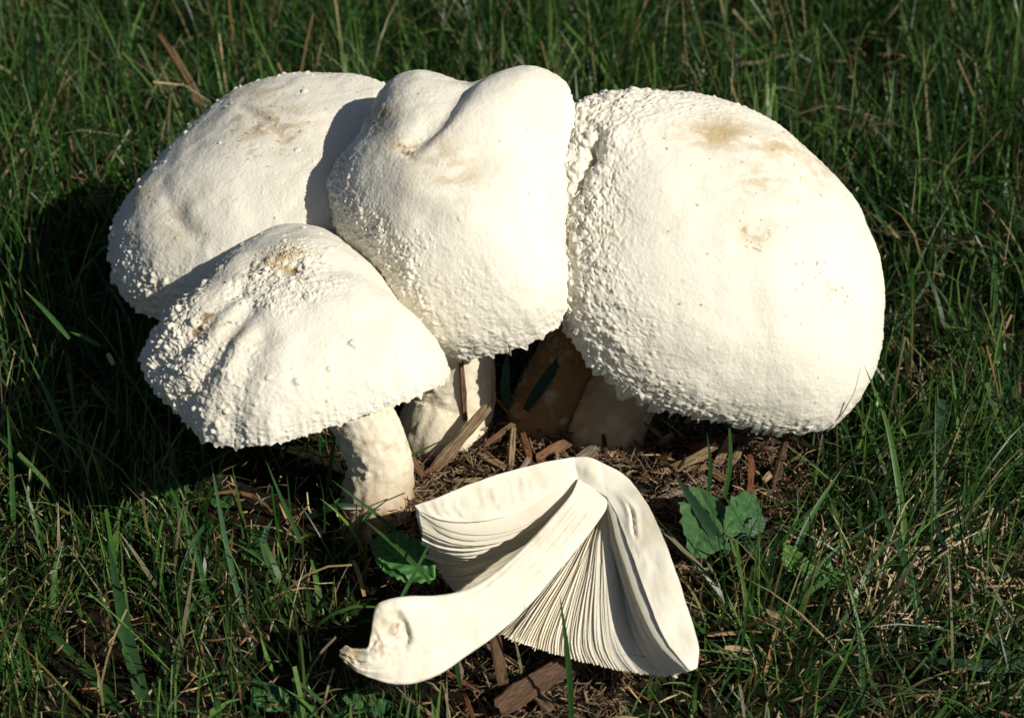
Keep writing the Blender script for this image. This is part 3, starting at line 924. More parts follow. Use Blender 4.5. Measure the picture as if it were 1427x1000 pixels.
while cnt < 230:
    x, y = rg.uniform(px0, px1), rg.uniform(max(py0, -18), py1)
    if not inpoly(x, y, MULCH):
        continue
    z = bed_h(x, y) + rg.uniform(-.15, .35)
    if any(c.inside(np.array([[x, y, z + .3]]), 1.05, 1.0)[0] for c in CP.values()):
        continue
    ci = int(rg.integers(8))
    o = bpy.data.objects.new('wood_chip', smesh[ci])
    COL.objects.link(o)
    o.location = Vector((x, y, z)) * U
    o.rotation_euler = (rg.uniform(0, 6.28), rg.normal(0, .35), rg.uniform(0, 6.28))
    s = rg.uniform(.6, 1.25)
    o.scale = (s, s * rg.uniform(.7, 1.2), s)
    cname = ['tan', 'brown', 'rusty', 'grey', 'dark brown', 'honey coloured', 'blackish', 'reddish'][ci]
    zone = 'between the mushroom stems' if y > -4 and x < 4.5 else ('under the largest cap' if y > -6 else ('beside the crown of the halved cap' if y > -10.5 else 'under the halved mushroom'))
    tag(o, 'small %s wood chip in the mulch %s' % (cname, zone), 'wood chip', 'small %s chips %s' % (cname, zone))
    cnt += 1
# fine crumbs and fibres of the mulch
def scatter_frag(n, sampler, lens, wids, cols, seed, zr, spread=.45):
    rg = np.random.default_rng(seed)
    xy, zb = sampler(rg, n)
    n = len(xy)
    L = rg.uniform(lens[0], lens[1], n) * rg.lognormal(0, .3, n)
    W = rg.uniform(wids[0], wids[1], n)
    az = rg.uniform(0, 2 * np.pi, n)
    el = rg.normal(0, spread, n)
    d = np.stack([np.cos(az) * np.cos(el), np.sin(az) * np.cos(el), np.sin(el)], -1)
    s = norm(np.cross(d, rg.normal(0, 1, (n, 3))))
    u = np.cross(s, d)
    c = np.stack([xy[:, 0], xy[:, 1], zb + rg.uniform(zr[0], zr[1], n)], -1)
    bow = rg.normal(0, .10, n) * L
    rows = []
    for t, wf in ((-.5, .55), (0, 1), (.5, .5)):
        p = c + d * (t * L)[:, None] + u * (bow * (1 - 4 * t * t))[:, None]
        for k in range(3):
            a = 2 * np.pi * k / 3
            rows.append(p + (s * math.cos(a) + u * math.sin(a)) * (W * .5 * wf)[:, None])
    V = np.stack(rows, 1)
    k = np.arange(3)
    k2 = (k + 1) % 3
    q = np.concatenate([np.stack([k, k2, 3 + k2, 3 + k], -1), np.stack([3 + k, 3 + k2, 6 + k2, 6 + k], -1)])
    caps_ = np.array([[2, 1, 0], [6, 7, 8]])
    base = np.arange(n)[:, None, None] * 9
    F = [(q[None] + base).reshape(-1, 4), (caps_[None] + base).reshape(-1, 3)]
    cc = np.array(cols)[rg.integers(0, len(cols), n)] * rg.uniform(.6, 1.25, (n, 1))
    Cc = np.repeat(cc, 9, 0)
    fibv = np.concatenate([V.reshape(-1, 3), np.ones((n * 9, 1))], 1)
    return V.reshape(-1, 3), F, {'Col': Cc, 'fib': fibv}
def mulch_sampler(rg, n):
    x = rg.uniform(px0, px1, n * 3)
    y = rg.uniform(max(py0, -18), py1, n * 3)
    ok = inpoly(x, y, MULCH)
    x, y = x[ok][:n], y[ok][:n]
    return np.stack([x, y], -1), bed_h(x, y)
V, F, A = scatter_frag(9000, mulch_sampler, (.15, 1.1), (.03, .10), [TAN, TAN, (.50, .39, .23), (.46, .35, .2), BRN, RED, GRY, DRK, BRN, (.5, .4, .26)], 41, (-.3, .4))
o = obj('mulch_crumbs', V, F, M_WOOD, None, A, False, kind='stuff')
tag(o, 'fine brown mulch crumbs and bark fibres around the stems', 'mulch')
# the bed itself
bx = np.linspace(px0 - 2, px1 + 2, 90)
by = np.linspace(-19, py1 + 2, 90)
BX, BY = np.meshgrid(bx, by, indexing='ij')
BZ = bed_h(BX, BY) - .22 + (fbm(np.stack([BX, BY, BX * 0], -1), 1.5, 4, 91) - .5) * .5
edge = inpoly(BX, BY, MULCH)
BZ = np.where(edge, BZ, BZ - 1.2)
o = obj('mulch_bed', np.stack([BX, BY, BZ], -1).reshape(-1, 3), grid_faces(90, 90)[:, ::-1], M_SOIL, kind='structure')
o['label'] = 'low heap of dark mulch soil between the mushroom stems'

# ------------------------------------------------------------------ grass
HALF = gpoly([(585, 700), (700, 640), (820, 625), (900, 670), (960, 780), (990, 945), (900, 950), (700, 900), (600, 965), (520, 965), (460, 920), (500, 880), (520, 820), (610, 810)])
HALFLOW = gpoly([(560, 740), (640, 660), (820, 640), (930, 700), (1000, 800), (1010, 960), (960, 1060), (440, 1060), (430, 900), (500, 800)])

LOW2 = gpoly([(900, 690), (1110, 660), (1190, 760), (1200, 840), (1060, 840), (960, 800)])

def blades(base, az, tilt, bend, L, W, col_b, col_t, K=5, blunt=None, seed=0, twist=None):
    """strips of K quads: root, heading, lean at the root, further bend along the length"""
    n = len(base)
    rg = np.random.default_rng(seed)
    rows, cols = [], []
    p = base.copy()
    h = np.stack([np.cos(az), np.sin(az), np.zeros(n)], -1)
    side0 = np.stack([-np.sin(az), np.cos(az), np.zeros(n)], -1)
    tw = rg.normal(0, .6, n) if twist is None else twist
    blunt = np.zeros(n) if blunt is None else blunt
    path = []
    for k in range(K + 1):
        t = k / K
        a = tilt + bend * t ** 1.4
        d = h * np.sin(a)[:, None] + np.array([0, 0, 1.]) * np.cos(a)[:, None]
        if k:
            p = p + d * (L / K)[:, None]
        nrm = h * np.cos(a)[:, None] - np.array([0, 0, 1.]) * np.sin(a)[:, None]
        ang = tw * (.4 + t)
        s = side0 * np.cos(ang)[:, None] + nrm * np.sin(ang)[:, None]
        wf = (min(1, .55 + 1.6 * t)) * ((1 - t ** 2.2) * (1 - blunt) + blunt * (1 - .25 * t)) + .03
        rows += [p - s * (W * .5 * wf)[:, None], p + s * (W * .5 * wf)[:, None]]
        f = np.clip((t - .0) / 1, 0, 1)
        c = col_b * (1 - f) + col_t * f
        cols += [c, c]
        path.append(p)
    V = np.stack(rows, 1)
    Cc = np.stack(cols, 1)
    k = np.arange(K)
    q = np.stack([2 * k, 2 * k + 1, 2 * k + 3, 2 * k + 2], -1)
    return V, q, Cc, np.stack(path, 1)

def keep_clear(path, extra=None):
    bad = np.zeros(len(path), bool)
    for c in CP.values():
        bad |= c.inside(path.reshape(-1, 3), 1.05, .5).reshape(path.shape[:2]).any(1)
    return ~bad

def lawn(n, xr, yr, seed, dens_fn, style):
    rg = np.random.default_rng(seed)
    x = rg.uniform(xr[0], xr[1], n)
    y = rg.uniform(yr[0], yr[1], n)
    tuft = fbm(np.stack([x, y, x * 0], -1), .22, 3, seed + 1)
    dn = dens_fn(x, y) * np.maximum(sstep(.38, .62, tuft + .05), np.where(y > 5, .15, .28))
    ok = rg.uniform(0, 1, n) < dn
    x, y, tuft = x[ok], y[ok], tuft[ok]
    n = len(x)
    L, W, az, tilt, bend, colb, colt, blunt = style(rg, x, y, tuft)
    base = np.stack([x, y, ground_h(x, y) - .1], -1)
    V, q, Cc, path = blades(base, az, tilt, bend, L, W, colb, colt, 5, blunt, seed + 2)
    ok = keep_clear(path)
    V, Cc = V[ok], Cc[ok]
    n, m = V.shape[:2]
    F = (q[None] + np.arange(n)[:, None, None] * m).reshape(-1, 4)
    return V.reshape(-1, 3), F, {'Col': Cc.reshape(-1, 3)}

GREENS = np.array([(.014, .052, .012), (.020, .070, .014), (.030, .090, .017), (.042, .110, .020), (.017, .060, .022), (.032, .080, .026), (.060, .125, .030)])
STRAWS = np.array([(.40, .29, .15), (.30, .19, .09), (.48, .38, .22), (.22, .12, .06), (.35, .27, .17)])

def dens(x, y):
    d = np.ones_like(x)
    d = np.where(inpoly(x, y, MULCH), .03, d)
    d = np.where(inpoly(x, y, HALF), 0, d)
    d = d * np.where(y < 3, 1.0, .9)
    # thinner right under the caps
    for c in CP.values():
        r = np.hypot(x - c.c[0], y - c.c[1])
        d = d * np.where(r < 4.5, .25, 1)
    return d

def style_lawn(rg, x, y, tuft):
    n = len(x)
    far = sstep(6, 26, y)
    rightlow = sstep(6, 14, x) * sstep(4, -6, y)
    L = rg.uniform(2.0, 6.2, n) * (1 + .45 * far + .25 * rightlow) * (.75 + .5 * tuft)
    low = inpoly(x, y, HALFLOW)
    frontcap = (y < -3) & (y > -13) & (x < 0)
    L = np.where(low, L * .5, L)
    L = np.where(inpoly(x, y, LOW2), L * .45, L)
    L = np.where(frontcap, L * .72, L)
    L = np.where(y < -15.5, np.minimum(L, 3.2), L)
    W = rg.uniform(.05, .125, n) * rg.choice([1, 1, 1, 1, 2.0], n)
    az = rg.uniform(0, 2 * np.pi, n)
    az = np.where(rg.uniform(0, 1, n) < .55 * rightlow, rg.normal(.5, .45, n), az)
    tilt = np.abs(rg.normal(.36, .36, n)) + rightlow * rg.uniform(.1, .7, n)
    bend = rg.normal(.5, .7, n)
    cb = GREENS[rg.integers(0, len(GREENS), n)] * rg.uniform(.55, 1.15, (n, 1))
    br = rg.uniform(0, 1, n) < np.where(y < 3, .34, .22)
    cb = np.where(br[:, None], np.array([.10, .19, .045]) * rg.uniform(.7, 1.15, (n, 1)), cb)
    ct = cb * np.array([1.25, 1.2, 1.1])
    dry = rg.uniform(0, 1, n) < .11
    st = STRAWS[rg.integers(0, len(STRAWS), n)]
    ct = np.where(dry[:, None], st, ct)
    alld = rg.uniform(0, 1, n) < np.where(y > 8, .015, .04)
    cb = np.where(alld[:, None], st * .7, cb)
    ct = np.where(alld[:, None], st, ct)
    blunt = (rg.uniform(0, 1, n) < .18) * 1.0
    return L, W, az, tilt, bend, cb, ct, blunt

V, F, A = lawn(58000, (-38, 38), (-24, 66), 501, dens, style_lawn)
o = obj('grass', V, F, M_GRASS, None, A, True, origin=(0, 0, 0), kind='stuff')
tag(o, 'dark green mown lawn grass with dry tips all around the mushrooms', 'grass')
def dens_out(x, y):
    return np.where((np.abs(x) < 37) & (y > -23) & (y < 65), 0, 1.0)
V, F, A = lawn(26000, (-95, 95), (-70, 150), 502, dens_out, lambda rg, x, y, t: (lambda s: (s[0] * 1.1, s[1] * 1.7, *s[2:]))(style_lawn(rg, x, y, t)))
o = obj('outer_grass', V, F, M_GRASS, None, A, True, origin=(0, 0, 0), kind='stuff')
tag(o, 'lawn grass further out beyond the mushrooms', 'grass')
# dry clippings and thatch
def thatch_sampler(rg, n):
    x = rg.uniform(-38, 38, n)
    y = rg.uniform(-22, 62, n)
    ok = rg.uniform(0, 1, n) < np.where(inpoly(x, y, HALF), 0, np.where(inpoly(x, y, MULCH), .15, 1)) * np.where(y > 12, .45, 1) * np.where((x > 8) & (y < 0), 1.3, .8)
    x, y = x[ok], y[ok]
    return np.stack([x, y], -1), ground_h(x, y)
V, F, A = scatter_frag(21000, thatch_sampler, (.25, 1.2), (.06, .14), list(map(tuple, STRAWS)) + [(.16, .09, .05), (.12, .07, .04)], 601, (-.1, 1.5), .9)
tc = np.array([at(1235, 815, z=.8)[:2], at(1330, 760, z=.8)[:2], at(1390, 850, z=.8)[:2]])
def tuft_sampler(rg, n):
    k = rg.choice(3, n, p=[.5, .25, .25])
    xy = tc[k] + rg.normal(0, 1, (n, 2)) * np.array([1.2, 1.6])
    return xy, ground_h(xy[:, 0], xy[:, 1])
V_, F_, A_ = scatter_frag(420, tuft_sampler, (.6, 1.9), (.07, .17), [(.55, .43, .26), (.46, .35, .20), (.36, .25, .13)], 602, (.3, 1.9), 1.0)
F = [np.vstack([F[0], F_[0] + len(V)]), np.vstack([F[1], F_[1] + len(V)])]
V = np.vstack([V, V_])
A['Col'] = np.vstack([A['Col'], A_['Col']])
c3 = V.reshape(-1, 9, 3)
bad = np.zeros(len(c3), bool)
for c in CP.values():
    bad |= c.inside(c3[:, 4], 1.06, .5)
A['Col'] = A['Col']
V2 = c3.copy()
V2[bad, :, 2] = np.minimum(V2[bad, :, 2], .2)
o = obj('dry_thatch', V2.reshape(-1, 3), F, M_STRAW, None, {'Col': A['Col']}, True, origin=(0, 0, 0), kind='stuff')
tag(o, 'straw coloured clippings and dead stalks scattered low in the lawn', 'thatch')

# ------------------------------------------------------------------ single grass blades one can point at
def hero_blade(path, W, col, tip=None, name='grass_strand', fold=.25, face=None, blunt=0., mat=None):
    """path: scene points in cm, root first"""
    q = spline(path, 14)
    t = np.linspace(0, 1, 14)
    tg = norm(np.gradient(q, axis=0))
    f = norm(-FW if face is None else np.array(face, float))
    s = norm(np.cross(tg, f))
    nn = np.cross(s, tg)
    wf = np.minimum(1, .6 + 1.5 * t) * ((1 - t ** 2.6) * (1 - blunt) + blunt * (1 - .2 * t)) + .02
    rows = []
    for k, dn in ((-.5, 0), (0, -fold), (.5, 0)):
        rows.append(q + s * (k * W * wf)[:, None] + nn * (dn * W * wf * .5)[:, None])
    V = np.stack(rows, 1)
    c = np.array(col)[None] * np.ones((14, 1))
    if tip is not None:
        m = sstep(.86, 1.0, t)[:, None]
        c = c * (1 - m) + np.array(tip)[None] * m
    Cc = np.repeat(c[:, None], 3, 1)
    Cc[:, 1] *= .8
    th = nn * .012
    V = np.concatenate([V.reshape(-1, 3), (V - th[:, None]).reshape(-1, 3)])
    Cc = np.concatenate([Cc.reshape(-1, 3)] * 2)
    return obj(name, V, [grid_faces(14, 3), grid_faces(14, 3, False, 42)[:, ::-1]], mat or M_GRASS, None, {'Col': Cc}, origin=path[0])

def gb(pts, zs, w, col, lab, tip=None, blunt=0., name='grass_strand', cat='grass blade'):
    """pts in the picture from root to tip, zs heights above the soil"""
    P = [at(a, b_, z=z) for (a, b_), z in zip(pts, zs)]
    o = hero_blade(P, w, col, tip, name, blunt=blunt)
    return tag(o, lab, cat, 'single grass blades')
G1, G2, G3, G4 = (.035, .10, .025), (.055, .14, .035), (.07, .17, .05), (.02, .055, .03)
ST = (.45, .34, .19)
gb([(1268, 815), (1256, 700), (1236, 590), (1204, 508)], [0, 2.6, 5.0, 6.4], .28, (.10, .20, .05), 'long bright blade arching over the right edge of the largest cap')
gb([(1008, 705), (1018, 640), (1015, 572)], [.6, 2.6, 4.6], .2, G2, 'thin upright blade in front of the lowest rim of the largest cap')
gb([(986, 700), (990, 650), (985, 600)], [.6, 2.2, 3.8], .17, G1, 'thin blade behind the lobed leaves, left of the taller one')
gb([(466, 700), (545, 650), (630, 606)], [1.3, 2.6, 3.9], .17, G2, 'long thin blade slanting across the foot of the front left stem')
gb([(610, 815), (545, 735), (462, 668)], [.2, 1.8, 3.2], .2, G3, 'blade crossing in an X before the front left stem, leaning left')
gb([(478, 775), (525, 700), (568, 644)], [.3, 1.8, 3.0], .22, G2, 'blade crossing in an X before the front left stem, leaning right')
gb([(556, 838), (582, 790), (606, 742)], [2.4, 3.6, 4.8], .16, G3, 'thin blade crossing the oval toothed leaf, leaning right')
gb([(600, 812), (560, 768), (505, 722)], [2.6, 3.6, 4.4], .2, G2, 'blade lying over the oval toothed leaf, leaning left')
gb([(642, 958), (634, 910), (627, 850)], [.4, 2.0, 3.6], .17, G1, 'short thin blade standing in front of the halved stem')
gb([(797, 1004), (792, 920), (780, 828)], [.2, 2.8, 5.0], .24, G1, 'single dark blade standing in front of the gills')
gb([(210, 1010), (178, 890), (150, 752)], [.2, 1.8, 3.2], .58, (.045, .11, .035), 'broad upright blade in the lower left lawn')
gb([(190, 1020), (110, 920), (30, 845)], [.2, .9, 1.6], .46, G2, 'broad blade leaning left at the lower left corner')
gb([(1306, 720), (1310, 640), (1312, 555)], [.3, 1.6, 2.8], .60, (.045, .10, .045), 'broad dull blade standing upright near the right edge', blunt=.7)
gb([(1286, 578), (1345, 568), (1405, 556)], [1.6, 2.0, 2.2], .48, (.05, .105, .05), 'broad flat blade lying level near the right edge', blunt=.6)
gb([(1392, 505), (1386, 420), (1388, 330)], [.3, 2.0, 3.8], .42, (.04, .11, .03), 'tall broad blade at the right edge beside the largest cap')
gb([(1240, 220), (1242, 150), (1247, 88)], [1.5, 3.6, 5.4], .18, (.09, .17, .06), 'tall pale thin blade behind the right shoulder of the largest cap')
gb([(1330, 330), (1350, 230), (1362, 90)], [.6, 2.6, 5.6], .2, G3, 'tallest thin blade in the upper right lawn')
gb([(1012, 768), (975, 712), (940, 660)], [.9, 2.0, 3.0], .5, (.03, .075, .035), 'broad dark blade lying across the lobed leaf')
gb([(1010, 735), (988, 705), (972, 672)], [.9, 1.8, 2.6], .3, G2, 'narrower blade beside the broad dark one over the lobed leaf')
gb([(97, 472), (65, 435), (33, 403)], [3.8, 5.0, 6.2], .22, G3, 'sunlit blade leaning left inside the black shadow', tip=ST)
gb([(140, 482), (118, 470), (97, 462)], [4.2, 4.6, 4.8], .2, G3, 'short sunlit blade tip beside the leaning one in the black shadow')
gb([(100, 655), (75, 570), (40, 498)], [1.4, 3.4, 5.4], .24, G3, 'long curved sunlit blade at the lower edge of the black shadow')
gb([(222, 660), (205, 625), (176, 568)], [.4, 1.4, 2.8], .2, G2, 'thin blade below the folded edge of the front left cap')
gb([(732, 572), (770, 515), (806, 470)], [2.4, 4.0, 5.2], .5, (.022, .06, .03), 'broad blade in deep shade between the middle and the largest mushroom')
gb([(706, 566), (704, 530), (708, 487)], [2.6, 3.8, 5.0], .42, (.03, .09, .06), 'small bluish blade under the rim of the middle cap')
gb([(1290, 905), (1265, 790), (1208, 668)], [.3, 2.0, 3.8], .36, (.04, .10, .04), 'long blade leaning left in the lower right lawn')
gb([(1330, 850), (1318, 770), (1290, 690)], [.3, 1.8, 3.0], .28, G4, 'dark bent blade right of the long leaning one')
gb([(1415, 930), (1350, 925), (1288, 918)], [.8, 1.0, .9], .5, (.035, .085, .035), 'broad flat blade lying level in the lower right corner')
gb([(1430, 935), (1400, 905), (1376, 882)], [.6, 1.2, 1.8], .36, (.06, .12, .05), 'stubby cut blade at the lower right edge', tip=ST, blunt=.9)
gb([(1203, 985), (1200, 910), (1192, 850)], [.2, 1.8, 3.0], .22, G1, 'upright dark blade below the straw tuft')
gb([(1040, 890), (1120, 830), (1195, 778)], [.4, 1.6, 2.6], .26, G2, 'blade slanting up right past the toothed bright leaf', tip=ST)
gb([(1095, 800), (1130, 720), (1175, 650)], [.4, 2.0, 3.4], .26, G2, 'long blade rising from the toothed bright leaf')
gb([(300, 880), (270, 760), (230, 660)], [.3, 2.0, 3.6], .2, G3, 'thin pale blade in the lawn below the front left cap')
gb([(345, 880), (318, 770), (292, 632)], [.3, 2.4, 4.6], .22, (.10, .19, .09), 'tall glossy thin blade below the front left cap')
gb([(440, 800), (395, 700), (370, 640)], [.3, 2.2, 3.6], .2, G2, 'thin blade left of the front left stem')
gb([(455, 690), (462, 640), (470, 590)], [.6, 2.0, 3.4], .18, G2, 'thin blade standing beside the front left stem')
gb([(430, 720), (465, 706), (505, 706)], [1.0, 1.8, 1.6], .32, (.03, .07, .03), 'dark drooping blade with brown end before the front left stem', tip=(.30, .16, .07), blunt=.7)
gb([(400, 830), (368, 760), (380, 722)], [.4, 1.8, 2.4], .4, (.06, .13, .06), 'short broad leaf blade curling in the lower left lawn')
gb([(20, 760), (16, 660), (10, 565)], [.3, 2.4, 4.4], .22, G2, 'upright thin blade at the left edge')
gb([(90, 700), (30, 640), (-10, 600)], [.4, 1.8, 2.6], .24, G2, 'blade leaning out at the left edge')
gb([(700, 92), (702, 60), (699, 25)], [6.2, 7.2, 8.2], .18, (.12, .17, .06), 'pale thin stalk rising behind the middle cap')
gb([(1060, 215), (1040, 180), (1016, 105)], [2, 3.2, 5.6], .18, ST, 'straw stalk behind the crown of the largest cap')
gb([(1240, 330), (1215, 280), (1180, 230)], [1, 2.4, 3.6], .2, G1, 'thin blade leaning against the right shoulder of the largest cap')
gb([(1330, 330), (1290, 400), (1240, 470)], [1.2, 2.2, 2.6], .18, (.08, .14, .08), 'thin pale blade falling beside the right side of the largest cap')

# seed heads
def seed_head(pts, zs, col, lab):
    P = spline([at(a, b_, z=z) for (a, b_), z in zip(pts, zs)], 30)
    t0 = thing('grass_seed_head', lab, 'seed head', P[0], 'grass seed heads')
    rg = np.random.default_rng(int(pts[0][0]))
    r = .028
    seg = 6
    tg = norm(np.gradient(P, axis=0))
    a = norm(np.cross(tg, FW))
    b_ = np.cross(tg, a)
    phv = np.linspace(0, 2 * np.pi, seg + 1)[:-1]
    T = P[:, None] + (a[:, None] * np.cos(phv)[None, :, None] + b_[:, None] * np.sin(phv)[None, :, None]) * r
    obj('stalk', T.reshape(-1, 3), grid_faces(30, seg, True), M_GRASS, t0, {'Col': np.tile(np.array(col) * .8, (30 * seg, 1))})
    vs, fs, o_ = [], [], 0
    for k in range(4, 30):
        for sg in (-1, 1):
            c = P[k] + a[k] * sg * .02
            d = norm(tg[k] + a[k] * sg * .22)
            s = norm(np.cross(d, FW))
            u = np.cross(d, s)
            l, w = .26, .028
            vs.append(np.stack([c, c + d * l * .5 + s * w, c + d * l * .5 + u * w, c + d * l * .5 - s * w, c + d * l * .5 - u * w, c + d * l]))
            fs.append(np.array([(0, 1, 2), (0, 2, 3), (0, 3, 4), (0, 4, 1), (5, 2, 1), (5, 3, 2), (5, 4, 3), (5, 1, 4)]) + o_)
            o_ += 6
    cc = np.array(col) * rg.uniform(.6, 1.3, (o_, 1))
    obj('seeds', np.vstack(vs), np.vstack(fs), M_STRAW, t0, {'Col': cc}, kind='stuff')
seed_head([(262, 190), (225, 125), (195, 66)], [3.5, 5.5, 7.2], (.20, .26, .10), 'leftmost green grass seed head behind the rear left cap')
seed_head([(258, 178), (240, 130), (225, 94)], [3.5, 5.0, 6.0], (.17, .24, .08), 'short green seed head between the two taller ones')
seed_head([(285, 160), (262, 115), (224, 52)], [4.0, 5.6, 7.6], (.30, .14, .08), 'reddish grass seed head standing tallest behind the rear left cap')
seed_head([(290, 158), (270, 118), (242, 70)], [4.0, 5.4, 7.0], (.26, .18, .10), 'brown seed head closest to the rear left cap')

# ------------------------------------------------------------------ broad leaves
def leaf(parent, outline, cen, nrm, xdir, size, col, seed, cup=.22, stalk=None, name='leaf'):
    """outline in leaf units (x along the midrib from 0 to 1, y to the side)"""
    xd = norm(np.array(xdir, float))
    nz = norm(np.array(nrm, float))
    nz = norm(nz - xd * (nz @ xd))
    yd = np.cross(nz, xd)
    ol = np.array(outline)
    ol = np.concatenate([ol[:, None] + (np.roll(ol, -1, 0) - ol)[:, None] * f for f in (np.arange(3) / 3.)[None, :, None]], 1).reshape(-1, 2)
    n = len(ol)
    rings = [1.0, .87, .74, .61, .48, .35, .22, .1]
    mid = np.stack([np.clip(ol[:, 0], .02, .98), np.zeros(n)], -1)
    vs, cs = [], []
    for r in rings:
        p = mid + (ol - mid) * r
        z = cup * np.abs(p[:, 1]) * 1.2 - .10 * (p[:, 0] - .4) ** 2 + .03 * np.sin(p[:, 0] * 17 + seed) * np.abs(p[:, 1]) * 3 + .02 * np.sin(p[:, 0] * 42 - np.abs(p[:, 1]) * 30) * np.minimum(np.abs(p[:, 1]) * 8, 1) + .03 * noise(np.stack([p[:, 0], p[:, 1], p[:, 0] * 0 + seed], -1), 16, seed)
        vs.append(np.stack([p[:, 0], p[:, 1], z], -1))
        vein = .85 + .6 * (np.abs(np.sin(p[:, 0] * 21 - np.abs(p[:, 1]) * 15)) < .2)
        cs.append(np.array(col)[None] * vein[:, None])
    m = mid.copy()
    vs.append(np.stack([m[:, 0], m[:, 1], -.10 * (m[:, 0] - .4) ** 2], -1))
    cs.append(np.tile(np.array(col) * 1.35, (n, 1)))
    V = np.vstack(vs)
    W_ = np.array(cen) + (V[:, :1] * xd + V[:, 1:2] * yd + V[:, 2:3] * nz) * size
    Cc = np.vstack(cs)
    lo = obj(name, W_, grid_faces(9, n, True), M_LEAF, parent, {'Col': Cc})
    return lo

def toothed(n_teeth, width, depth, lobes=False, sharp=1.0):
    """one closed outline from the leaf base round the tip"""
    up_ = []
    for k in range(n_teeth * 2 + 1):
        x = k / (n_teeth * 2)
        w = width * math.sin(math.pi * min(1, (x * .93 + .05))) ** .75
        if k % 2 == 1:
            w *= 1 - depth
            x += .03 * sharp
        up_.append((x, w))
    up_[0] = (0, .01)
    up_[-1] = (1.0, 0.0)
    return up_ + [(x - .004, -y - .002) for x, y in up_[::-1][1:]]

oval = [(x, .33 * math.sin(math.pi * min(1, x * .95 + .03)) ** .7) for x in np.linspace(0, 1, 12)]
oval = oval + [(x, -y - .003) for x, y in oval[::-1]]
lobed = [(0, .04), (.08, .10), (.16, .30), (.24, .34), (.27, .44), (.36, .36), (.44, .40), (.50, .50), (.60, .36), (.68, .38), (.76, .42), (.82, .26), (.92, .16), (1, .0)]
lobed = [(x, y * .72) for x, y in lobed]
lobed = lobed + [(x - .003, -y * .8 - .002) for x, y in lobed[::-1]]

def plant(name, lab, cat, root, specs, group=None):
    t0 = thing(name, lab, cat, root, group)
    for (outline, base, tip, size_w, col, nrm, seed) in specs:
        xd = tip - base
        L = np.linalg.norm(xd)
        lf = leaf(t0, outline, base, nrm, xd, L, col, seed)
        # leaf stalk
        q = spline([np.array(root), (np.array(root) + base) / 2 + np.array([0, 0, .2]), base + xd * .05], 8)
        tg = norm(np.gradient(q, axis=0))
        a = norm(np.cross(tg, np.array([0, 1., .2])))
        b_ = np.cross(tg, a)
        phv = np.linspace(0, 2 * np.pi, 6)[:-1]
        T = q[:, None] + (a[:, None] * np.cos(phv)[None, :, None] + b_[:, None] * np.sin(phv)[None, :, None]) * .06
        obj('leaf_stalk', T.reshape(-1, 3), grid_faces(8, 5, True), M_LEAF, lf, {'Col': np.tile(np.array(col) * .9, (40, 1))})
    return t0
vN = norm(-FW + np.array([.35, -.1, .35]))
LG = (.065, .155, .055)
plant('weed', 'grey green weed with jagged lobed leaves right of the halved cap', 'weed', at(1010, 775, z=0), [
    (lobed, at(982, 682, z=1.5), at(968, 776, z=1.4), 1, LG, norm(-FW + np.array([.3, 0, .2])), 1),
    (lobed, at(1052, 690, z=1.3), at(1010, 738, z=1.3), 1, (.06, .15, .05), norm(-FW + np.array([.4, 0, .3])), 2),
    (toothed(5, .3, .25), at(1035, 745, z=.9), at(1066, 722, z=1.0), 1, (.06, .12, .06), vN, 3),
    (toothed(5, .3, .25), at(1040, 752, z=.6), at(1058, 778, z=.6), 1, (.06, .12, .06), vN, 4)])
plant('weed', 'bright green weed with toothed crinkled leaf in the lower right lawn', 'weed', at(1110, 830, z=0), [
    (toothed(6, .36, .35), at(1112, 805, z=1.5), at(1098, 758, z=2.0), 1, (.10, .22, .04), vN, 5),
    (toothed(7, .30, .4), at(1110, 790, z=1.8), at(1182, 812, z=1.4), 1, (.10, .22, .045), norm(-FW + np.array([.1, .2, .5])), 6)])
plant('weed', 'weed with one oval toothed green leaf left of the halved cap', 'weed', at(600, 830, z=0), [
    (toothed(11, .32, .07), at(606, 806, z=2.2), at(520, 752, z=2.9), 1, (.06, .20, .04), norm(-FW + np.array([.3, 0, .4])), 7)])
plant('weed', 'smooth oval leaf weed at the right edge of the picture', 'weed', at(1440, 620, z=0), [
    (oval, at(1428, 606, z=1.2), at(1380, 582, z=1.6), 1, (.08, .19, .05), vN, 8)])
cl = [((205, 690), (228, 665)), ((222, 688), (262, 680)), ((258, 700), (268, 685)), ((300, 690), (322, 705)), ((356, 740), (372, 752)), ((345, 760), (372, 782)), ((225, 655), (210, 672))]
plant('clover', 'low clover with small rounded leaves below the front left cap', 'clover', at(270, 725, z=0),
      [(oval, at(a[0], a[1], z=.9), at(b_[0], b_[1], z=1.2), 1, (.06, .17, .04), vN, 10 + i) for i, (a, b_) in enumerate(cl)])
cl = [((400, 985), (350, 958)), ((395, 990), (380, 955)), ((410, 1000), (440, 985)), ((505, 985), (480, 965)), ((515, 990), (545, 978))]
plant('clover', 'low clover with small leaves at the bottom edge below the halved stem', 'clover', at(440, 1015, z=0),
      [(oval, at(a[0], a[1], z=.6), at(b_[0], b_[1], z=.9), 1, (.045, .13, .035), vN, 20 + i) for i, (a, b_) in enumerate(cl)])
plant('clover', 'small clover sprig in the lower right lawn among the straw', 'clover', at(1340, 770, z=0),
      [(oval, at(1328, 748, z=1.2), at(1332, 722, z=1.6), 1, (.07, .18, .06), vN, 31), (oval, at(1356, 758, z=1.2), at(1372, 738, z=1.5), 1, (.06, .15, .05), vN, 32), (oval, at(1310, 790, z=.8), at(1318, 770, z=1.2), 1, (.06, .15, .05), vN, 33)])

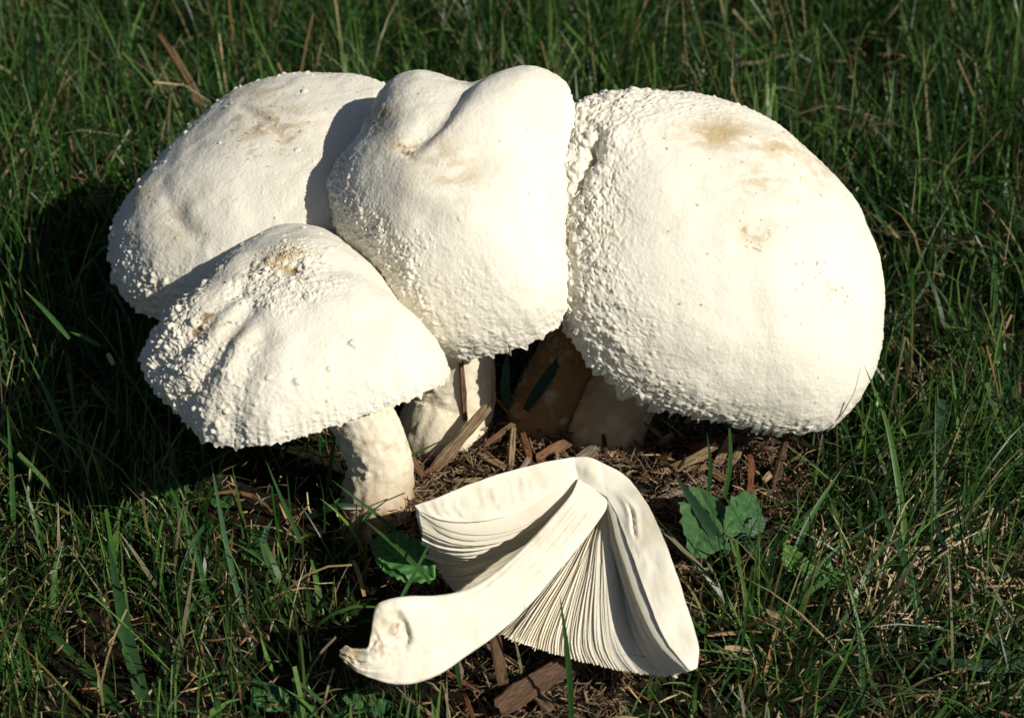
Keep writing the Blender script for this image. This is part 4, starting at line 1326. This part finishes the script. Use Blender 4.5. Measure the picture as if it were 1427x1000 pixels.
# ------------------------------------------------------------------ straw stalks one can point at
def stalk(pts, zs, w, lab, col=ST):
    P = [at(a, b_, z=z) for (a, b_), z in zip(pts, zs)]
    o = hero_blade(P, w, col, None, 'straw_stalk', blunt=.9, mat=M_STRAW)
    return tag(o, lab, 'straw', 'dry straw stalks')
stalk([(118, 276), (142, 280), (166, 283)], [1.2, 1.3, 1.2], .3, 'pale dry stalk lying left of the rear left cap', (.50, .38, .24))
stalk([(1085, 870), (1075, 905), (1066, 940)], [1.6, 1.0, .6], .16, 'rusty bent stalk standing in the lower right lawn', (.32, .16, .08))
stalk([(1070, 846), (1080, 856), (1086, 864)], [1.9, 1.9, 1.8], .34, 'dry frayed tip on top of the rusty stalk', (.5, .36, .2))
stalk([(1258, 766), (1300, 762), (1340, 755)], [1.6, 1.7, 1.8], .18, 'pale straw lying level across the straw tuft')
stalk([(1330, 768), (1365, 780), (1400, 795)], [1.6, 1.6, 1.5], .16, 'long pale straw slanting down to the right edge')
stalk([(1270, 790), (1300, 770), (1330, 745)], [1.3, 1.5, 1.6], .2, 'broad straw crossing the level pale one', (.4, .3, .18))
stalk([(1230, 850), (1238, 830), (1244, 800)], [.8, 1.2, 1.8], .24, 'upright pale straw in the middle of the straw tuft', (.55, .44, .26))
stalk([(1245, 850), (1250, 820), (1248, 796)], [.8, 1.3, 1.9], .22, 'second upright straw just right of the first in the tuft', (.5, .4, .24))
stalk([(1010, 902), (1030, 903), (1046, 908)], [.9, .9, .8], .22, 'short pale straw bit right of the halved cap margin', (.5, .38, .22))
stalk([(985, 884), (1005, 882), (1032, 881)], [1, 1, 1], .18, 'orange straw touching the margin of the halved cap', (.42, .28, .14))
stalk([(492, 780), (500, 800), (508, 830)], [1.8, 1.4, .9], .18, 'orange dry stalk left of the oval toothed leaf', (.45, .27, .10))
stalk([(150, 492), (154, 500), (158, 508)], [4.4, 4.2, 4.0], .22, 'tiny sunlit straw end in the black shadow', (.55, .44, .28))
stalk([(1128, 785), (1140, 760), (1150, 735)], [.8, 1, 1.2], .16, 'thin straw behind the toothed bright leaf')
stalk([(975, 65), (1040, 88), (1100, 75)], [1.5, 1.8, 2.2], .2, 'pale dry stalk lying in the upper right lawn', (.33, .25, .15))
stalk([(1222, 190), (1218, 175), (1214, 165)], [1.6, 1.8, 2], .3, 'beige dry flake in the dark gap of the upper right lawn', (.45, .35, .22))

for o in bpy.data.objects:
    if '_o' in o:
        del o['_o']
